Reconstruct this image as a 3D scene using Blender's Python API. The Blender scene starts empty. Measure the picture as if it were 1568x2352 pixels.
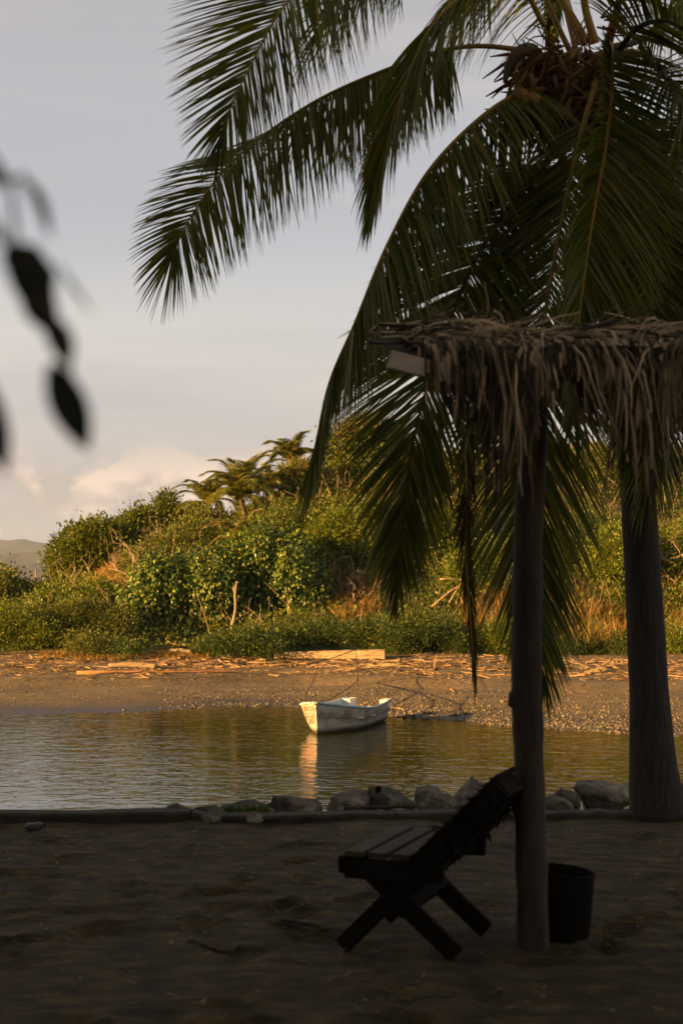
import bpy, bmesh, math, random
import numpy as np
from mathutils import Vector, Matrix, noise
R = math.radians
scene = bpy.context.scene
COL = scene.collection

# ------------------------------------------------------------------ camera, sky, sun, exposure
F = 3266.7                      # focal length in units of a 1568 x 2352 picture
EYE = 1.6
PITCH = math.atan((1330 - 1176) / F)
cam_d = bpy.data.cameras.new('camera'); cam = bpy.data.objects.new('camera', cam_d); COL.objects.link(cam)
cam.location = (0, 0, EYE); cam.rotation_euler = (R(90) + PITCH, 0, 0)
cam_d.sensor_fit = 'VERTICAL'; cam_d.sensor_height = 36; cam_d.lens = 50
cam_d.clip_start = 0.05; cam_d.clip_end = 20000
cam_d.dof.use_dof = True; cam_d.dof.focus_distance = 19; cam_d.dof.aperture_fstop = 3.2
scene.camera = cam

SUN_B, SUN_E = R(30), R(11)
SUN = Vector((-math.cos(SUN_B) * math.cos(SUN_E), -math.sin(SUN_B) * math.cos(SUN_E), math.sin(SUN_E)))
sd = bpy.data.lights.new('sun', 'SUN'); so = bpy.data.objects.new('sun', sd); COL.objects.link(so)
sd.energy = 5.0; sd.angle = R(0.6); sd.color = (1.0, 0.57, 0.18)
so.rotation_euler = SUN.to_track_quat('Z', 'Y').to_euler()

world = bpy.data.worlds.new('World'); scene.world = world; world.use_nodes = True
def make_world():
    nt = world.node_tree; N = nt.nodes; L = nt.links; N.clear()
    def math_(op, a, b=None, clamp=False):
        n = N.new('ShaderNodeMath'); n.operation = op; n.use_clamp = clamp
        for i, v in enumerate((a, b)):
            if v is None: continue
            if hasattr(v, 'is_linked'): L.new(v, n.inputs[i])
            else: n.inputs[i].default_value = v
        return n.outputs[0]
    def ramp(x, stops):
        n = N.new('ShaderNodeValToRGB'); e = n.color_ramp.elements
        e[0].position, e[0].color = stops[0][0], (*stops[0][1], 1)
        e[1].position, e[1].color = stops[-1][0], (*stops[-1][1], 1)
        for p, c in stops[1:-1]:
            k = e.new(p); k.color = (*c, 1)
        L.new(x, n.inputs[0]); return n.outputs[0]
    def mix(f, a, b):
        n = N.new('ShaderNodeMix'); n.data_type = 'RGBA'
        for s, v in ((n.inputs[0], f), (n.inputs[6], a), (n.inputs[7], b)):
            if hasattr(v, 'is_linked'): L.new(v, s)
            else: s.default_value = v if isinstance(v, float) else (*v, 1)
        return n.outputs[2]
    def tex(scale, sc, detail=6, rough=.55, dist=0):
        m = N.new('ShaderNodeMapping'); m.inputs['Scale'].default_value = sc
        L.new(tc.outputs['Generated'], m.inputs[0])
        n = N.new('ShaderNodeTexNoise'); n.inputs['Scale'].default_value = scale
        n.inputs['Detail'].default_value = detail; n.inputs['Roughness'].default_value = rough
        n.inputs['Distortion'].default_value = dist
        L.new(m.outputs[0], n.inputs[0]); return n.outputs[0]
    tc = N.new('ShaderNodeTexCoord'); sep = N.new('ShaderNodeSeparateXYZ'); L.new(tc.outputs['Generated'], sep.inputs[0])
    z = sep.outputs[2]
    sky = N.new('ShaderNodeTexSky'); sky.sky_type = 'NISHITA'; sky.sun_disc = False
    sky.sun_elevation = SUN_E; sky.sun_rotation = math.atan2(SUN.x, SUN.y); sky.air_density = 1.2; sky.dust_density = 2.0
    skyc = N.new('ShaderNodeVectorMath'); skyc.operation = 'SCALE'; L.new(sky.outputs[0], skyc.inputs[0]); skyc.inputs[3].default_value = 1.0
    # thin high veil of cloud, warmer towards the horizon
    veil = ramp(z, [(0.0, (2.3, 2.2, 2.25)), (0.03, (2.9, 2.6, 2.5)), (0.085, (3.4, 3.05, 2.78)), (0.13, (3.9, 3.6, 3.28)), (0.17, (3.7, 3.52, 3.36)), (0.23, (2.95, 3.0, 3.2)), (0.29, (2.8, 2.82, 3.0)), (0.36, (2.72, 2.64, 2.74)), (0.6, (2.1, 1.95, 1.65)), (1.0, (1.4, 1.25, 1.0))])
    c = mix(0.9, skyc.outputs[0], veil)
    # lilac streaks
    st = tex(1.5, (1.0, 1.0, 7.5), 4, .5, .5)
    stf = ramp(st, [(0.44, (0, 0, 0)), (0.72, (1, 1, 1))])
    c = mix(math_('MULTIPLY', stf, .62), c, (2.5, 2.46, 2.68))
    st2 = tex(2.3, (1.0, 1.0, 12.0), 5, .55, .5)
    stf2 = ramp(st2, [(0.5, (0, 0, 0)), (0.72, (1, 1, 1))])
    c = mix(math_('MULTIPLY', stf2, .28), c, (3.9, 3.4, 3.05))
    # low cumulus bank near the horizon
    cu = tex(20, (1.0, 1.0, 1.6), 8, .55, .25)
    big = tex(4.5, (1.0, 1.0, 0.3), 2, .5)
    up = ramp(z, [(0.032, (0, 0, 0)), (0.05, (1, 1, 1)), (0.068, (1, 1, 1)), (0.1, (0, 0, 0))])
    s = math_('ADD', math_('MULTIPLY', cu, .8), math_('MULTIPLY', big, .55))
    s = math_('ADD', s, math_('MULTIPLY', up, .30))
    m = ramp(s, [(0.69, (0, 0, 0)), (0.82, (1, 1, 1))])
    cl = ramp(cu, [(0.42, (3.0, 2.55, 2.3)), (0.56, (5.2, 4.0, 3.2))])
    c = mix(math_('MULTIPLY', math_('MULTIPLY', m, up), .95), c, cl)
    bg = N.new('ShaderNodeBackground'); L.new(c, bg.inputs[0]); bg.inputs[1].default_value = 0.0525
    out = N.new('ShaderNodeOutputWorld'); L.new(bg.outputs[0], out.inputs[0])
make_world()
scene.view_settings.view_transform = 'Standard'; scene.view_settings.look = 'None'
scene.view_settings.exposure = 1.86; scene.view_settings.gamma = 1
cy = scene.cycles
cy.max_bounces = 6; cy.diffuse_bounces = 3; cy.glossy_bounces = 3; cy.transmission_bounces = 4; cy.transparent_max_bounces = 6
cy.volume_bounces = 0; cy.sample_clamp_indirect = 4; cy.caustics_reflective = False; cy.caustics_refractive = False
cy.use_denoising = True

# ------------------------------------------------------------------ helpers
CT, ST = math.cos(PITCH), math.sin(PITCH)
def ray(px, py):
    a, b = (px - 784) / F, (1176 - py) / F
    return Vector((a, CT - b * ST, ST + b * CT))
def P(px, py, Y):
    d = ray(px, py); return Vector((0, 0, EYE)) + d * (Y / d.y)
def G(px, py, z):
    d = ray(px, py); return Vector((0, 0, EYE)) + d * ((z - EYE) / d.z)

def link(o, parent=None):
    COL.objects.link(o)
    if parent is not None:
        o.parent = parent; o.matrix_parent_inverse = Matrix.Translation(-Vector(parent.location))
    return o
def tag(o, label, cat, group=None, kind=None):
    if label: o['label'] = label
    if cat: o['category'] = cat
    if group: o['group'] = group
    if kind: o['kind'] = kind
    return o
def empty(name, loc, label, cat, group=None):
    o = bpy.data.objects.new(name, None); o.location = loc; o.empty_display_size = .2
    COL.objects.link(o); return tag(o, label, cat, group)
def np_mesh(name, V, Fq, mats, parent=None, smooth=False):
    """V (n,3), Fq (m,k): one polygon size"""
    V = np.asarray(V, np.float32); Fq = np.asarray(Fq, np.int32)
    me = bpy.data.meshes.new(name); m, k = Fq.shape
    me.vertices.add(len(V)); me.vertices.foreach_set('co', V.ravel())
    me.loops.add(m * k); me.loops.foreach_set('vertex_index', Fq.ravel())
    me.polygons.add(m); me.polygons.foreach_set('loop_start', np.arange(0, m * k, k, dtype=np.int32))
    try: me.polygons.foreach_set('loop_total', np.full(m, k, np.int32))
    except Exception: pass
    me.update(calc_edges=True); me.validate()
    if smooth: me.polygons.foreach_set('use_smooth', np.ones(m, bool))
    for x in (mats if isinstance(mats, (list, tuple)) else [mats]): me.materials.append(x)
    return link(bpy.data.objects.new(name, me), parent)
class MB:
    def __init__(s): s.v = []; s.f = []
    def add(s, v, f):
        n = len(s.v); s.v += [tuple(x) for x in v]; s.f += [tuple(i + n for i in q) for q in f]; return s
    def tube(s, pts, radii, k=8, caps=True):
        pts = [Vector(p) for p in pts]
        if not hasattr(radii, '__len__'): radii = [radii] * len(pts)
        n = len(pts); vs = []; fs = []
        t = (pts[1] - pts[0]).normalized()
        up = Vector((0, 0, 1)) if abs(t.z) < .9 else Vector((1, 0, 0))
        a = t.cross(up).normalized()
        for i in range(n):
            t = (pts[min(i + 1, n - 1)] - pts[max(i - 1, 0)]).normalized()
            a = (a - t * a.dot(t)); a = a.normalized() if a.length > 1e-6 else t.orthogonal().normalized()
            b = t.cross(a)
            for j in range(k):
                th = 2 * math.pi * j / k
                vs.append(pts[i] + (a * math.cos(th) + b * math.sin(th)) * radii[i])
        for i in range(n - 1):
            for j in range(k):
                j2 = (j + 1) % k
                fs.append((i * k + j, i * k + j2, (i + 1) * k + j2, (i + 1) * k + j))
        if caps:
            fs.append(tuple(range(k - 1, -1, -1))); fs.append(tuple((n - 1) * k + j for j in range(k)))
        return s.add(vs, fs)
    def beam(s, a, b, w, h, up=(0, 0, 1), jit=0):
        """box from a to b, width w across, height h along up"""
        a, b = Vector(a), Vector(b); t = (b - a).normalized()
        side = t.cross(Vector(up)).normalized(); u = side.cross(t)
        vs = []
        for p in (a, b):
            for sx, su in ((-1, -1), (1, -1), (1, 1), (-1, 1)):
                vs.append(p + side * sx * w / 2 + u * su * h / 2)
        return s.add(vs, [(3, 2, 1, 0), (4, 5, 6, 7), (0, 1, 5, 4), (1, 2, 6, 5), (2, 3, 7, 6), (3, 0, 4, 7)])
    def build(s, name, mat, parent=None, smooth=False, bevel=0):
        me = bpy.data.meshes.new(name); me.from_pydata(s.v, [], s.f); me.update()
        me.materials.append(mat)
        if smooth: me.polygons.foreach_set('use_smooth', np.ones(len(me.polygons), bool))
        if bevel:
            bm = bmesh.new(); bm.from_mesh(me)
            bmesh.ops.bevel(bm, geom=list(bm.edges), offset=bevel, segments=2, affect='EDGES', clamp_overlap=True)
            bm.to_mesh(me); bm.free()
        return link(bpy.data.objects.new(name, me), parent)
def spline(ctrl, n):
    """Catmull-Rom through ctrl, n samples, roughly even in length"""
    c = [np.array(p, float) for p in ctrl]
    c = [2 * c[0] - c[1]] + c + [2 * c[-1] - c[-2]]
    out = []
    for i in range(1, len(c) - 2):
        for k in range(24):
            t = k / 24
            out.append(.5 * (2 * c[i] + (c[i + 1] - c[i - 1]) * t + (2 * c[i - 1] - 5 * c[i] + 4 * c[i + 1] - c[i + 2]) * t * t + (3 * c[i] - c[i - 1] - 3 * c[i + 1] + c[i + 2]) * t ** 3))
    out.append(c[-2]); out = np.array(out)
    d = np.r_[0, np.cumsum(np.linalg.norm(np.diff(out, axis=0), axis=1))]
    s = np.linspace(0, d[-1], n)
    return np.stack([np.interp(s, d, out[:, k]) for k in range(3)], 1)
def nrm(a): return a / np.maximum(np.linalg.norm(a, axis=-1, keepdims=True), 1e-9)
def sstep(x): x = np.clip(x, 0, 1); return x * x * (3 - 2 * x)

# ------------------------------------------------------------------ materials
def new_mat(name):
    m = bpy.data.materials.new(name); m.use_nodes = True
    nt = m.node_tree; nt.nodes.clear(); return m, nt, nt.nodes, nt.links
def leaf_mat(name, cols, rough=.45, trans=.35, spec=.4, tmul=(1.3, 1.25, .6)):
    m, nt, N, L = new_mat(name)
    g = N.new('ShaderNodeNewGeometry'); r = N.new('ShaderNodeValToRGB'); e = r.color_ramp.elements
    e[0].color = (*cols[0], 1); e[1].color = (*cols[-1], 1); e[0].position = 0; e[1].position = 1
    for i, c in enumerate(cols[1:-1]):
        k = e.new((i + 1) / (len(cols) - 1)); k.color = (*c, 1)
    L.new(g.outputs['Random Per Island'], r.inputs[0])
    b = N.new('ShaderNodeBsdfPrincipled'); L.new(r.outputs[0], b.inputs['Base Color'])
    b.inputs['Roughness'].default_value = rough; b.inputs['Specular IOR Level'].default_value = spec
    t = N.new('ShaderNodeBsdfTranslucent'); mm = N.new('ShaderNodeMix'); mm.data_type = 'RGBA'; mm.blend_type = 'MULTIPLY'
    mm.inputs[0].default_value = 1; L.new(r.outputs[0], mm.inputs[6]); mm.inputs[7].default_value = (*tmul, 1)
    L.new(mm.outputs[2], t.inputs[0])
    x = N.new('ShaderNodeMixShader'); x.inputs[0].default_value = trans
    L.new(b.outputs[0], x.inputs[1]); L.new(t.outputs[0], x.inputs[2])
    o = N.new('ShaderNodeOutputMaterial'); L.new(x.outputs[0], o.inputs[0]); return m
def surf_mat(name, c1, c2, scale=8, rough=.8, bump=.3, bscale=None, stretch=(1, 1, 1), c3=None, island=0, bdist=.02, spec=.3, detail=6):
    """two or three noise-mixed colours with bump; coordinates are the object's own"""
    m, nt, N, L = new_mat(name)
    tc = N.new('ShaderNodeTexCoord'); mp = N.new('ShaderNodeMapping'); mp.inputs['Scale'].default_value = stretch
    L.new(tc.outputs['Object'], mp.inputs[0])
    n = N.new('ShaderNodeTexNoise'); n.inputs['Scale'].default_value = scale; n.inputs['Detail'].default_value = detail; n.inputs['Roughness'].default_value = .6
    L.new(mp.outputs[0], n.inputs[0])
    r = N.new('ShaderNodeValToRGB'); e = r.color_ramp.elements
    e[0].position, e[1].position = .32, .68; e[0].color = (*c1, 1); e[1].color = (*c2, 1)
    if c3: k = e.new(.52); k.color = (*c3, 1)
    src = n.outputs[0]
    if island:
        g = N.new('ShaderNodeNewGeometry'); a = N.new('ShaderNodeMath'); a.operation = 'MULTIPLY_ADD'
        L.new(g.outputs['Random Per Island'], a.inputs[0]); a.inputs[1].default_value = island
        s2 = N.new('ShaderNodeMath'); s2.operation = 'SUBTRACT'; L.new(src, s2.inputs[0]); s2.inputs[1].default_value = island / 2
        L.new(s2.outputs[0], a.inputs[2]); src = a.outputs[0]
    L.new(src, r.inputs[0])
    b = N.new('ShaderNodeBsdfPrincipled'); L.new(r.outputs[0], b.inputs['Base Color']); b.inputs['Roughness'].default_value = rough
    b.inputs['Specular IOR Level'].default_value = spec
    if bump:
        n2 = N.new('ShaderNodeTexNoise'); n2.inputs['Scale'].default_value = bscale or scale * 3; n2.inputs['Detail'].default_value = 5
        L.new(mp.outputs[0], n2.inputs[0])
        bp = N.new('ShaderNodeBump'); bp.inputs['Strength'].default_value = bump; bp.inputs['Distance'].default_value = bdist
        L.new(n2.outputs[0], bp.inputs['Height']); L.new(bp.outputs[0], b.inputs['Normal'])
    o = N.new('ShaderNodeOutputMaterial'); L.new(b.outputs[0], o.inputs[0]); return m

M = {}
M['frond'] = leaf_mat('palm_leaflet', [(.054, .075, .008), (.108, .13, .012), (.16, .17, .018), (.24, .19, .03)], .42, .42, .4)
M['frond_dead'] = leaf_mat('dry_palm_leaflet', [(.07, .05, .018), (.12, .075, .025), (.06, .055, .018), (.16, .10, .03)], .6, .3, .2)
M['frond_far'] = leaf_mat('far_palm_leaflet', [(.08, .105, .010), (.15, .165, .018), (.25, .23, .03)], .5, .45)
M['frond_gold'] = leaf_mat('yellow_palm_leaflet', [(.16, .15, .03), (.28, .23, .05), (.22, .16, .04)], .5, .35)
M['midrib'] = surf_mat('palm_midrib', (.24, .155, .025), (.42, .25, .045), 5, .5, .1)
M['midrib_dark'] = surf_mat('dark_palm_midrib', (.035, .028, .012), (.07, .05, .018), 5, .6, .1)
M['dark_leaf'] = leaf_mat('ridge_tree_leaf', [(.032, .055, .005), (.075, .105, .008), (.125, .15, .012), (.19, .18, .02)], .45, .4)
M['olive_leaf'] = leaf_mat('olive_scrub_leaf', [(.032, .055, .006), (.072, .098, .010), (.13, .145, .014), (.22, .185, .026)], .6, .32)
M['big_leaf'] = leaf_mat('broad_hanging_leaf', [(.014, .038, .005), (.04, .082, .007), (.11, .155, .010), (.24, .26, .022)], .4, .3, .45)
M['lime_leaf'] = leaf_mat('lime_vine_leaf', [(.045, .072, .005), (.115, .15, .009), (.22, .23, .016)], .5, .34)
M['creeper_leaf'] = leaf_mat('creeper_leaf', [(.020, .044, .006), (.05, .076, .008), (.11, .13, .013)], .5, .3)
M['rust_leaf'] = leaf_mat('rust_leaf', [(.12, .06, .015), (.20, .10, .02), (.10, .09, .02)], .6, .35)
M['flower'] = leaf_mat('cream_blossom', [(.22, .17, .06), (.34, .25, .09), (.18, .15, .05)], .6, .4)
M['shade_leaf'] = leaf_mat('shade_tree_leaf', [(.012, .022, .006), (.03, .045, .010), (.045, .06, .014)], .5, .12)
M['twig_leaf'] = leaf_mat('dark_twig_leaf', [(.005, .008, .003), (.010, .014, .005)], .6, .05, .2)
M['dry_grass'] = leaf_mat('dry_grass', [(.26, .15, .045), (.36, .21, .06), (.18, .12, .03)], .7, .35)
M['green_grass'] = leaf_mat('green_grass', [(.05, .08, .012), (.10, .13, .02), (.16, .16, .035)], .6, .35)
M['bark'] = surf_mat('bark', (.05, .035, .022), (.13, .09, .05), 4, .9, .5, stretch=(3, 3, 1))
M['bare_twig'] = surf_mat('bare_twig', (.20, .14, .09), (.34, .24, .15), 3, .8, .2)
M['drift'] = surf_mat('driftwood', (.13, .085, .045), (.46, .34, .20), 2.2, .85, .8, 9, stretch=(1, 7, 7), c3=(.32, .225, .125), detail=9)
M['litter'] = surf_mat('driftwood_litter', (.06, .034, .016), (.38, .24, .12), 1.2, .85, .2, island=.7)
M['reed'] = surf_mat('fallen_frond', (.18, .08, .03), (.34, .18, .07), 3, .8, .3)
M['pebble'] = surf_mat('beach_pebble', (.035, .028, .018), (.23, .175, .11), 1.5, .85, .1, island=.55)
M['hill'] = surf_mat('hill_soil', (.045, .045, .014), (.13, .09, .03), .8, .95, .6, 4, c3=(.07, .065, .02), bdist=.1)
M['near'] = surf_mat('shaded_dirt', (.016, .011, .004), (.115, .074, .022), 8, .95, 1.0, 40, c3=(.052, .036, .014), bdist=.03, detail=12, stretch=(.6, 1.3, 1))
M['boulder'] = surf_mat('boulder', (.05, .042, .03), (.40, .34, .26), 4, .85, 1.0, 16, c3=(.17, .145, .11), detail=9, bdist=.04)
M['boulder_dark'] = surf_mat('dark_boulder', (.02, .018, .014), (.24, .20, .14), 4.5, .85, 1.0, 16, c3=(.08, .068, .05), detail=9, bdist=.04)
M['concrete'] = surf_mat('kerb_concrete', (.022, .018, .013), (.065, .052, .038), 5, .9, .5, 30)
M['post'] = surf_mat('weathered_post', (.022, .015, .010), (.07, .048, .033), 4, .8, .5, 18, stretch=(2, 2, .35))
M['plank'] = surf_mat('pale_plank', (.36, .28, .21), (.50, .40, .31), 6, .8, .2, stretch=(.3, 2, 2))
M['thatch'] = surf_mat('dry_thatch', (.028, .018, .008), (.42, .30, .17), 2.5, .85, .2, island=.75, c3=(.14, .095, .05))
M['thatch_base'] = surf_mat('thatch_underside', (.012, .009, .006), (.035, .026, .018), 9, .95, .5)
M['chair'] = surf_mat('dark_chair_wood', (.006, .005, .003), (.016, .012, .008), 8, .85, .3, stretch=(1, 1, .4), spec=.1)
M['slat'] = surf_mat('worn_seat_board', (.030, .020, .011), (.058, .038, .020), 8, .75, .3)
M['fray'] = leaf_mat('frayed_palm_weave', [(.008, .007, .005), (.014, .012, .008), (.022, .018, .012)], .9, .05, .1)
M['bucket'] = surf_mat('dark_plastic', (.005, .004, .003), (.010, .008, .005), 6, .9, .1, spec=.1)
M['coconut'] = surf_mat('coconut_husk', (.16, .085, .02), (.36, .20, .045), 9, .7, .4)
M['fibre'] = surf_mat('palm_fibre', (.07, .038, .014), (.30, .16, .05), 5, .9, .4)
M['stalk'] = surf_mat('flower_stalk', (.16, .07, .02), (.30, .13, .035), 5, .7, .2)
M['spathe'] = surf_mat('spathe', (.10, .07, .05), (.20, .15, .11), 6, .7, .3)
M['rope'] = surf_mat('dark_rope', (.03, .022, .015), (.08, .055, .035), 30, .9, .2)
M['rope_yellow'] = surf_mat('yellow_rope', (.30, .18, .05), (.42, .27, .08), 20, .9, .2)
M['mount'] = surf_mat('mountain', (.03, .035, .034), (.075, .072, .06), .02, .95, .4, .05, c3=(.05, .052, .046), bdist=8, detail=9)
M['white_trash'] = surf_mat('white_plastic', (.05, .046, .04), (.09, .085, .078), 20, .4, .1)

def trunk_mat():
    m, nt, N, L = new_mat('palm_trunk')
    tc = N.new('ShaderNodeTexCoord'); sep = N.new('ShaderNodeSeparateXYZ'); L.new(tc.outputs['Object'], sep.inputs[0])
    n = N.new('ShaderNodeTexNoise'); n.inputs['Scale'].default_value = 7; n.inputs['Detail'].default_value = 8; L.new(tc.outputs['Object'], n.inputs[0])
    w = N.new('ShaderNodeTexWave'); w.wave_type = 'BANDS'; w.bands_direction = 'Z'; w.inputs['Scale'].default_value = 5.2; w.inputs['Distortion'].default_value = 2.2; w.inputs['Detail'].default_value = 3; w.inputs['Detail Scale'].default_value = 2
    L.new(tc.outputs['Object'], w.inputs[0])
    mp = N.new('ShaderNodeMapping'); mp.inputs['Scale'].default_value = (9, 9, .9); L.new(tc.outputs['Object'], mp.inputs[0])
    n2 = N.new('ShaderNodeTexNoise'); n2.inputs['Scale'].default_value = 5; n2.inputs['Detail'].default_value = 5; L.new(mp.outputs[0], n2.inputs[0])
    a = N.new('ShaderNodeMath'); a.operation = 'MULTIPLY_ADD'; L.new(n2.outputs[0], a.inputs[0]); a.inputs[1].default_value = .8
    b0 = N.new('ShaderNodeMath'); b0.operation = 'MULTIPLY'; L.new(w.outputs[1], b0.inputs[0]); b0.inputs[1].default_value = .07; L.new(b0.outputs[0], a.inputs[2])
    r = N.new('ShaderNodeValToRGB'); r.color_ramp.elements[0].position = .3; r.color_ramp.elements[1].position = .75
    r.color_ramp.elements[0].color = (.016, .011, .008, 1); r.color_ramp.elements[1].color = (.055, .041, .030, 1); L.new(a.outputs[0], r.inputs[0])
    b = N.new('ShaderNodeBsdfPrincipled'); L.new(r.outputs[0], b.inputs['Base Color']); b.inputs['Roughness'].default_value = .9
    bp = N.new('ShaderNodeBump'); bp.inputs['Strength'].default_value = .5; bp.inputs['Distance'].default_value = .03; L.new(a.outputs[0], bp.inputs['Height']); L.new(bp.outputs[0], b.inputs['Normal'])
    o = N.new('ShaderNodeOutputMaterial'); L.new(b.outputs[0], o.inputs[0]); return m
M['trunk'] = trunk_mat()

ZW = EYE - 4.2                  # water level
def beach_mat():
    m, nt, N, L = new_mat('beach_sand')
    g = N.new('ShaderNodeNewGeometry'); sep = N.new('ShaderNodeSeparateXYZ'); L.new(g.outputs['Position'], sep.inputs[0])
    def noise_(sc, d=6, st=(1, 1, 1)):
        mp = N.new('ShaderNodeMapping'); mp.inputs['Scale'].default_value = st; L.new(g.outputs['Position'], mp.inputs[0])
        n = N.new('ShaderNodeTexNoise'); n.inputs['Scale'].default_value = sc; n.inputs['Detail'].default_value = d; n.inputs['Roughness'].default_value = .65
        L.new(mp.outputs[0], n.inputs[0]); return n.outputs[0]
    def ramp(x, stops):
        n = N.new('ShaderNodeValToRGB'); e = n.color_ramp.elements
        e[0].position, e[0].color = stops[0][0], (*stops[0][1], 1); e[1].position, e[1].color = stops[-1][0], (*stops[-1][1], 1)
        for p, c in stops[1:-1]: k = e.new(p); k.color = (*c, 1)
        L.new(x, n.inputs[0]); return n.outputs[0]
    def mix(f, a, b, mode='MIX'):
        n = N.new('ShaderNodeMix'); n.data_type = 'RGBA'; n.blend_type = mode
        if hasattr(f, 'is_linked'): L.new(f, n.inputs[0])
        else: n.inputs[0].default_value = f
        L.new(a, n.inputs[6]); L.new(b, n.inputs[7]); return n.outputs[2]
    sand = ramp(noise_(.5, 8, (.4, 2.2, 1)), [(.35, (.088, .060, .029)), (.65, (.165, .113, .058))])
    grain = ramp(noise_(7, 5), [(.38, (.45, .42, .38)), (.5, (.9, .9, .9)), (.68, (1.35, 1.3, 1.2))])
    c = mix(.8, sand, grain, 'MULTIPLY')
    # wet dark strip where the water has just been
    zn = N.new('ShaderNodeMath'); zn.operation = 'ADD'; L.new(sep.outputs[2], zn.inputs[0])
    w2 = N.new('ShaderNodeMath'); w2.operation = 'MULTIPLY'; L.new(noise_(.7, 3, (1, .4, 1)), w2.inputs[0]); w2.inputs[1].default_value = -.10; L.new(w2.outputs[0], zn.inputs[1])
    mr = N.new('ShaderNodeMapRange'); L.new(zn.outputs[0], mr.inputs[0]); mr.inputs[1].default_value = ZW - .02; mr.inputs[2].default_value = ZW + .12; mr.inputs[3].default_value = 1; mr.inputs[4].default_value = 0
    wet = N.new('ShaderNodeRGB'); wet.outputs[0].default_value = (.035, .027, .018, 1)
    c = mix(mr.outputs[0], c, wet.outputs[0])
    b = N.new('ShaderNodeBsdfPrincipled'); L.new(c, b.inputs['Base Color'])
    rr = N.new('ShaderNodeMapRange'); L.new(mr.outputs[0], rr.inputs[0]); rr.inputs[3].default_value = .9; rr.inputs[4].default_value = .45; L.new(rr.outputs[0], b.inputs['Roughness'])
    bp = N.new('ShaderNodeBump'); bp.inputs['Strength'].default_value = .7; bp.inputs['Distance'].default_value = .06
    L.new(noise_(4, 8), bp.inputs['Height']); L.new(bp.outputs[0], b.inputs['Normal'])
    o = N.new('ShaderNodeOutputMaterial'); L.new(b.outputs[0], o.inputs[0]); return m
M['beach'] = beach_mat()
def water_mat():
    m, nt, N, L = new_mat('lagoon_water')
    g = N.new('ShaderNodeNewGeometry')
    def noise_(sc, d, st, rot=0, dist=0):
        mp = N.new('ShaderNodeMapping'); mp.inputs['Scale'].default_value = st; mp.inputs['Rotation'].default_value = (0, 0, rot); L.new(g.outputs['Position'], mp.inputs[0])
        n = N.new('ShaderNodeTexNoise'); n.inputs['Scale'].default_value = sc; n.inputs['Detail'].default_value = d; n.inputs['Roughness'].default_value = .5; n.inputs['Distortion'].default_value = dist
        L.new(mp.outputs[0], n.inputs[0]); return n.outputs[0]
    def madd(a, k, b=None):
        n = N.new('ShaderNodeMath'); n.operation = 'MULTIPLY_ADD' if b is not None else 'MULTIPLY'
        L.new(a, n.inputs[0])
        if hasattr(k, 'is_linked'): L.new(k, n.inputs[1])
        else: n.inputs[1].default_value = k
        if b is not None: L.new(b, n.inputs[2])
        return n.outputs[0]
    h = madd(noise_(1.25, 3, (1, 1.6, 1), .2, .5), 1.15)
    h = madd(noise_(3.6, 2, (.9, 1.6, 1), -.3, .3), .42, h)
    # breeze patches: calmer and rougher water
    patch = noise_(.09, 3, (1, 1.4, 1))
    pr = N.new('ShaderNodeMapRange'); L.new(patch, pr.inputs[0]); pr.inputs[1].default_value = .35; pr.inputs[2].default_value = .65; pr.inputs[3].default_value = .55; pr.inputs[4].default_value = 1.15
    bp = N.new('ShaderNodeBump'); bp.inputs['Distance'].default_value = .030; L.new(pr.outputs[0], bp.inputs['Strength']); L.new(h, bp.inputs['Height'])
    b = N.new('ShaderNodeBsdfPrincipled'); b.inputs['Base Color'].default_value = (.018, .019, .004, 1); b.inputs['Roughness'].default_value = .04
    b.inputs['IOR'].default_value = 1.38; b.inputs['Specular IOR Level'].default_value = .75; L.new(bp.outputs[0], b.inputs['Normal'])
    o = N.new('ShaderNodeOutputMaterial'); L.new(b.outputs[0], o.inputs[0]); return m
M['water'] = water_mat()
def hull_mat():
    m, nt, N, L = new_mat('weathered_white_hull')
    tc = N.new('ShaderNodeTexCoord'); g = N.new('ShaderNodeNewGeometry'); sep = N.new('ShaderNodeSeparateXYZ'); L.new(g.outputs['Position'], sep.inputs[0])
    n = N.new('ShaderNodeTexNoise'); n.inputs['Scale'].default_value = 3.5; n.inputs['Detail'].default_value = 8; L.new(tc.outputs['Object'], n.inputs[0])
    r = N.new('ShaderNodeValToRGB'); r.color_ramp.elements[0].position = .3; r.color_ramp.elements[1].position = .6
    r.color_ramp.elements[0].color = (.24, .21, .165, 1); r.color_ramp.elements[1].color = (.47, .44, .38, 1); L.new(n.outputs[0], r.inputs[0])
    a = N.new('ShaderNodeMath'); a.operation = 'MULTIPLY_ADD'; L.new(n.outputs[0], a.inputs[0]); a.inputs[1].default_value = -.14; L.new(sep.outputs[2], a.inputs[2])
    mr = N.new('ShaderNodeMapRange'); L.new(a.outputs[0], mr.inputs[0]); mr.inputs[1].default_value = ZW - .02; mr.inputs[2].default_value = ZW + .10; mr.inputs[3].default_value = 1; mr.inputs[4].default_value = 0
    x = N.new('ShaderNodeMix'); x.data_type = 'RGBA'; L.new(mr.outputs[0], x.inputs[0]); L.new(r.outputs[0], x.inputs[6]); x.inputs[7].default_value = (.07, .055, .02, 1)
    b = N.new('ShaderNodeBsdfPrincipled'); L.new(x.outputs[2], b.inputs['Base Color']); b.inputs['Roughness'].default_value = .55
    o = N.new('ShaderNodeOutputMaterial'); L.new(b.outputs[0], o.inputs[0]); return m
M['hull'] = hull_mat()
M['boat_white'] = surf_mat('boat_white_paint', (.55, .53, .48), (.78, .75, .68), 4, .5, .1)
M['boat_blue'] = surf_mat('boat_pale_blue', (.24, .36, .40), (.36, .48, .50), 4, .5, .1)
M['red_paint'] = surf_mat('red_lettering', (.50, .07, .03), (.62, .16, .09), 12, .6, .1)
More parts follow.
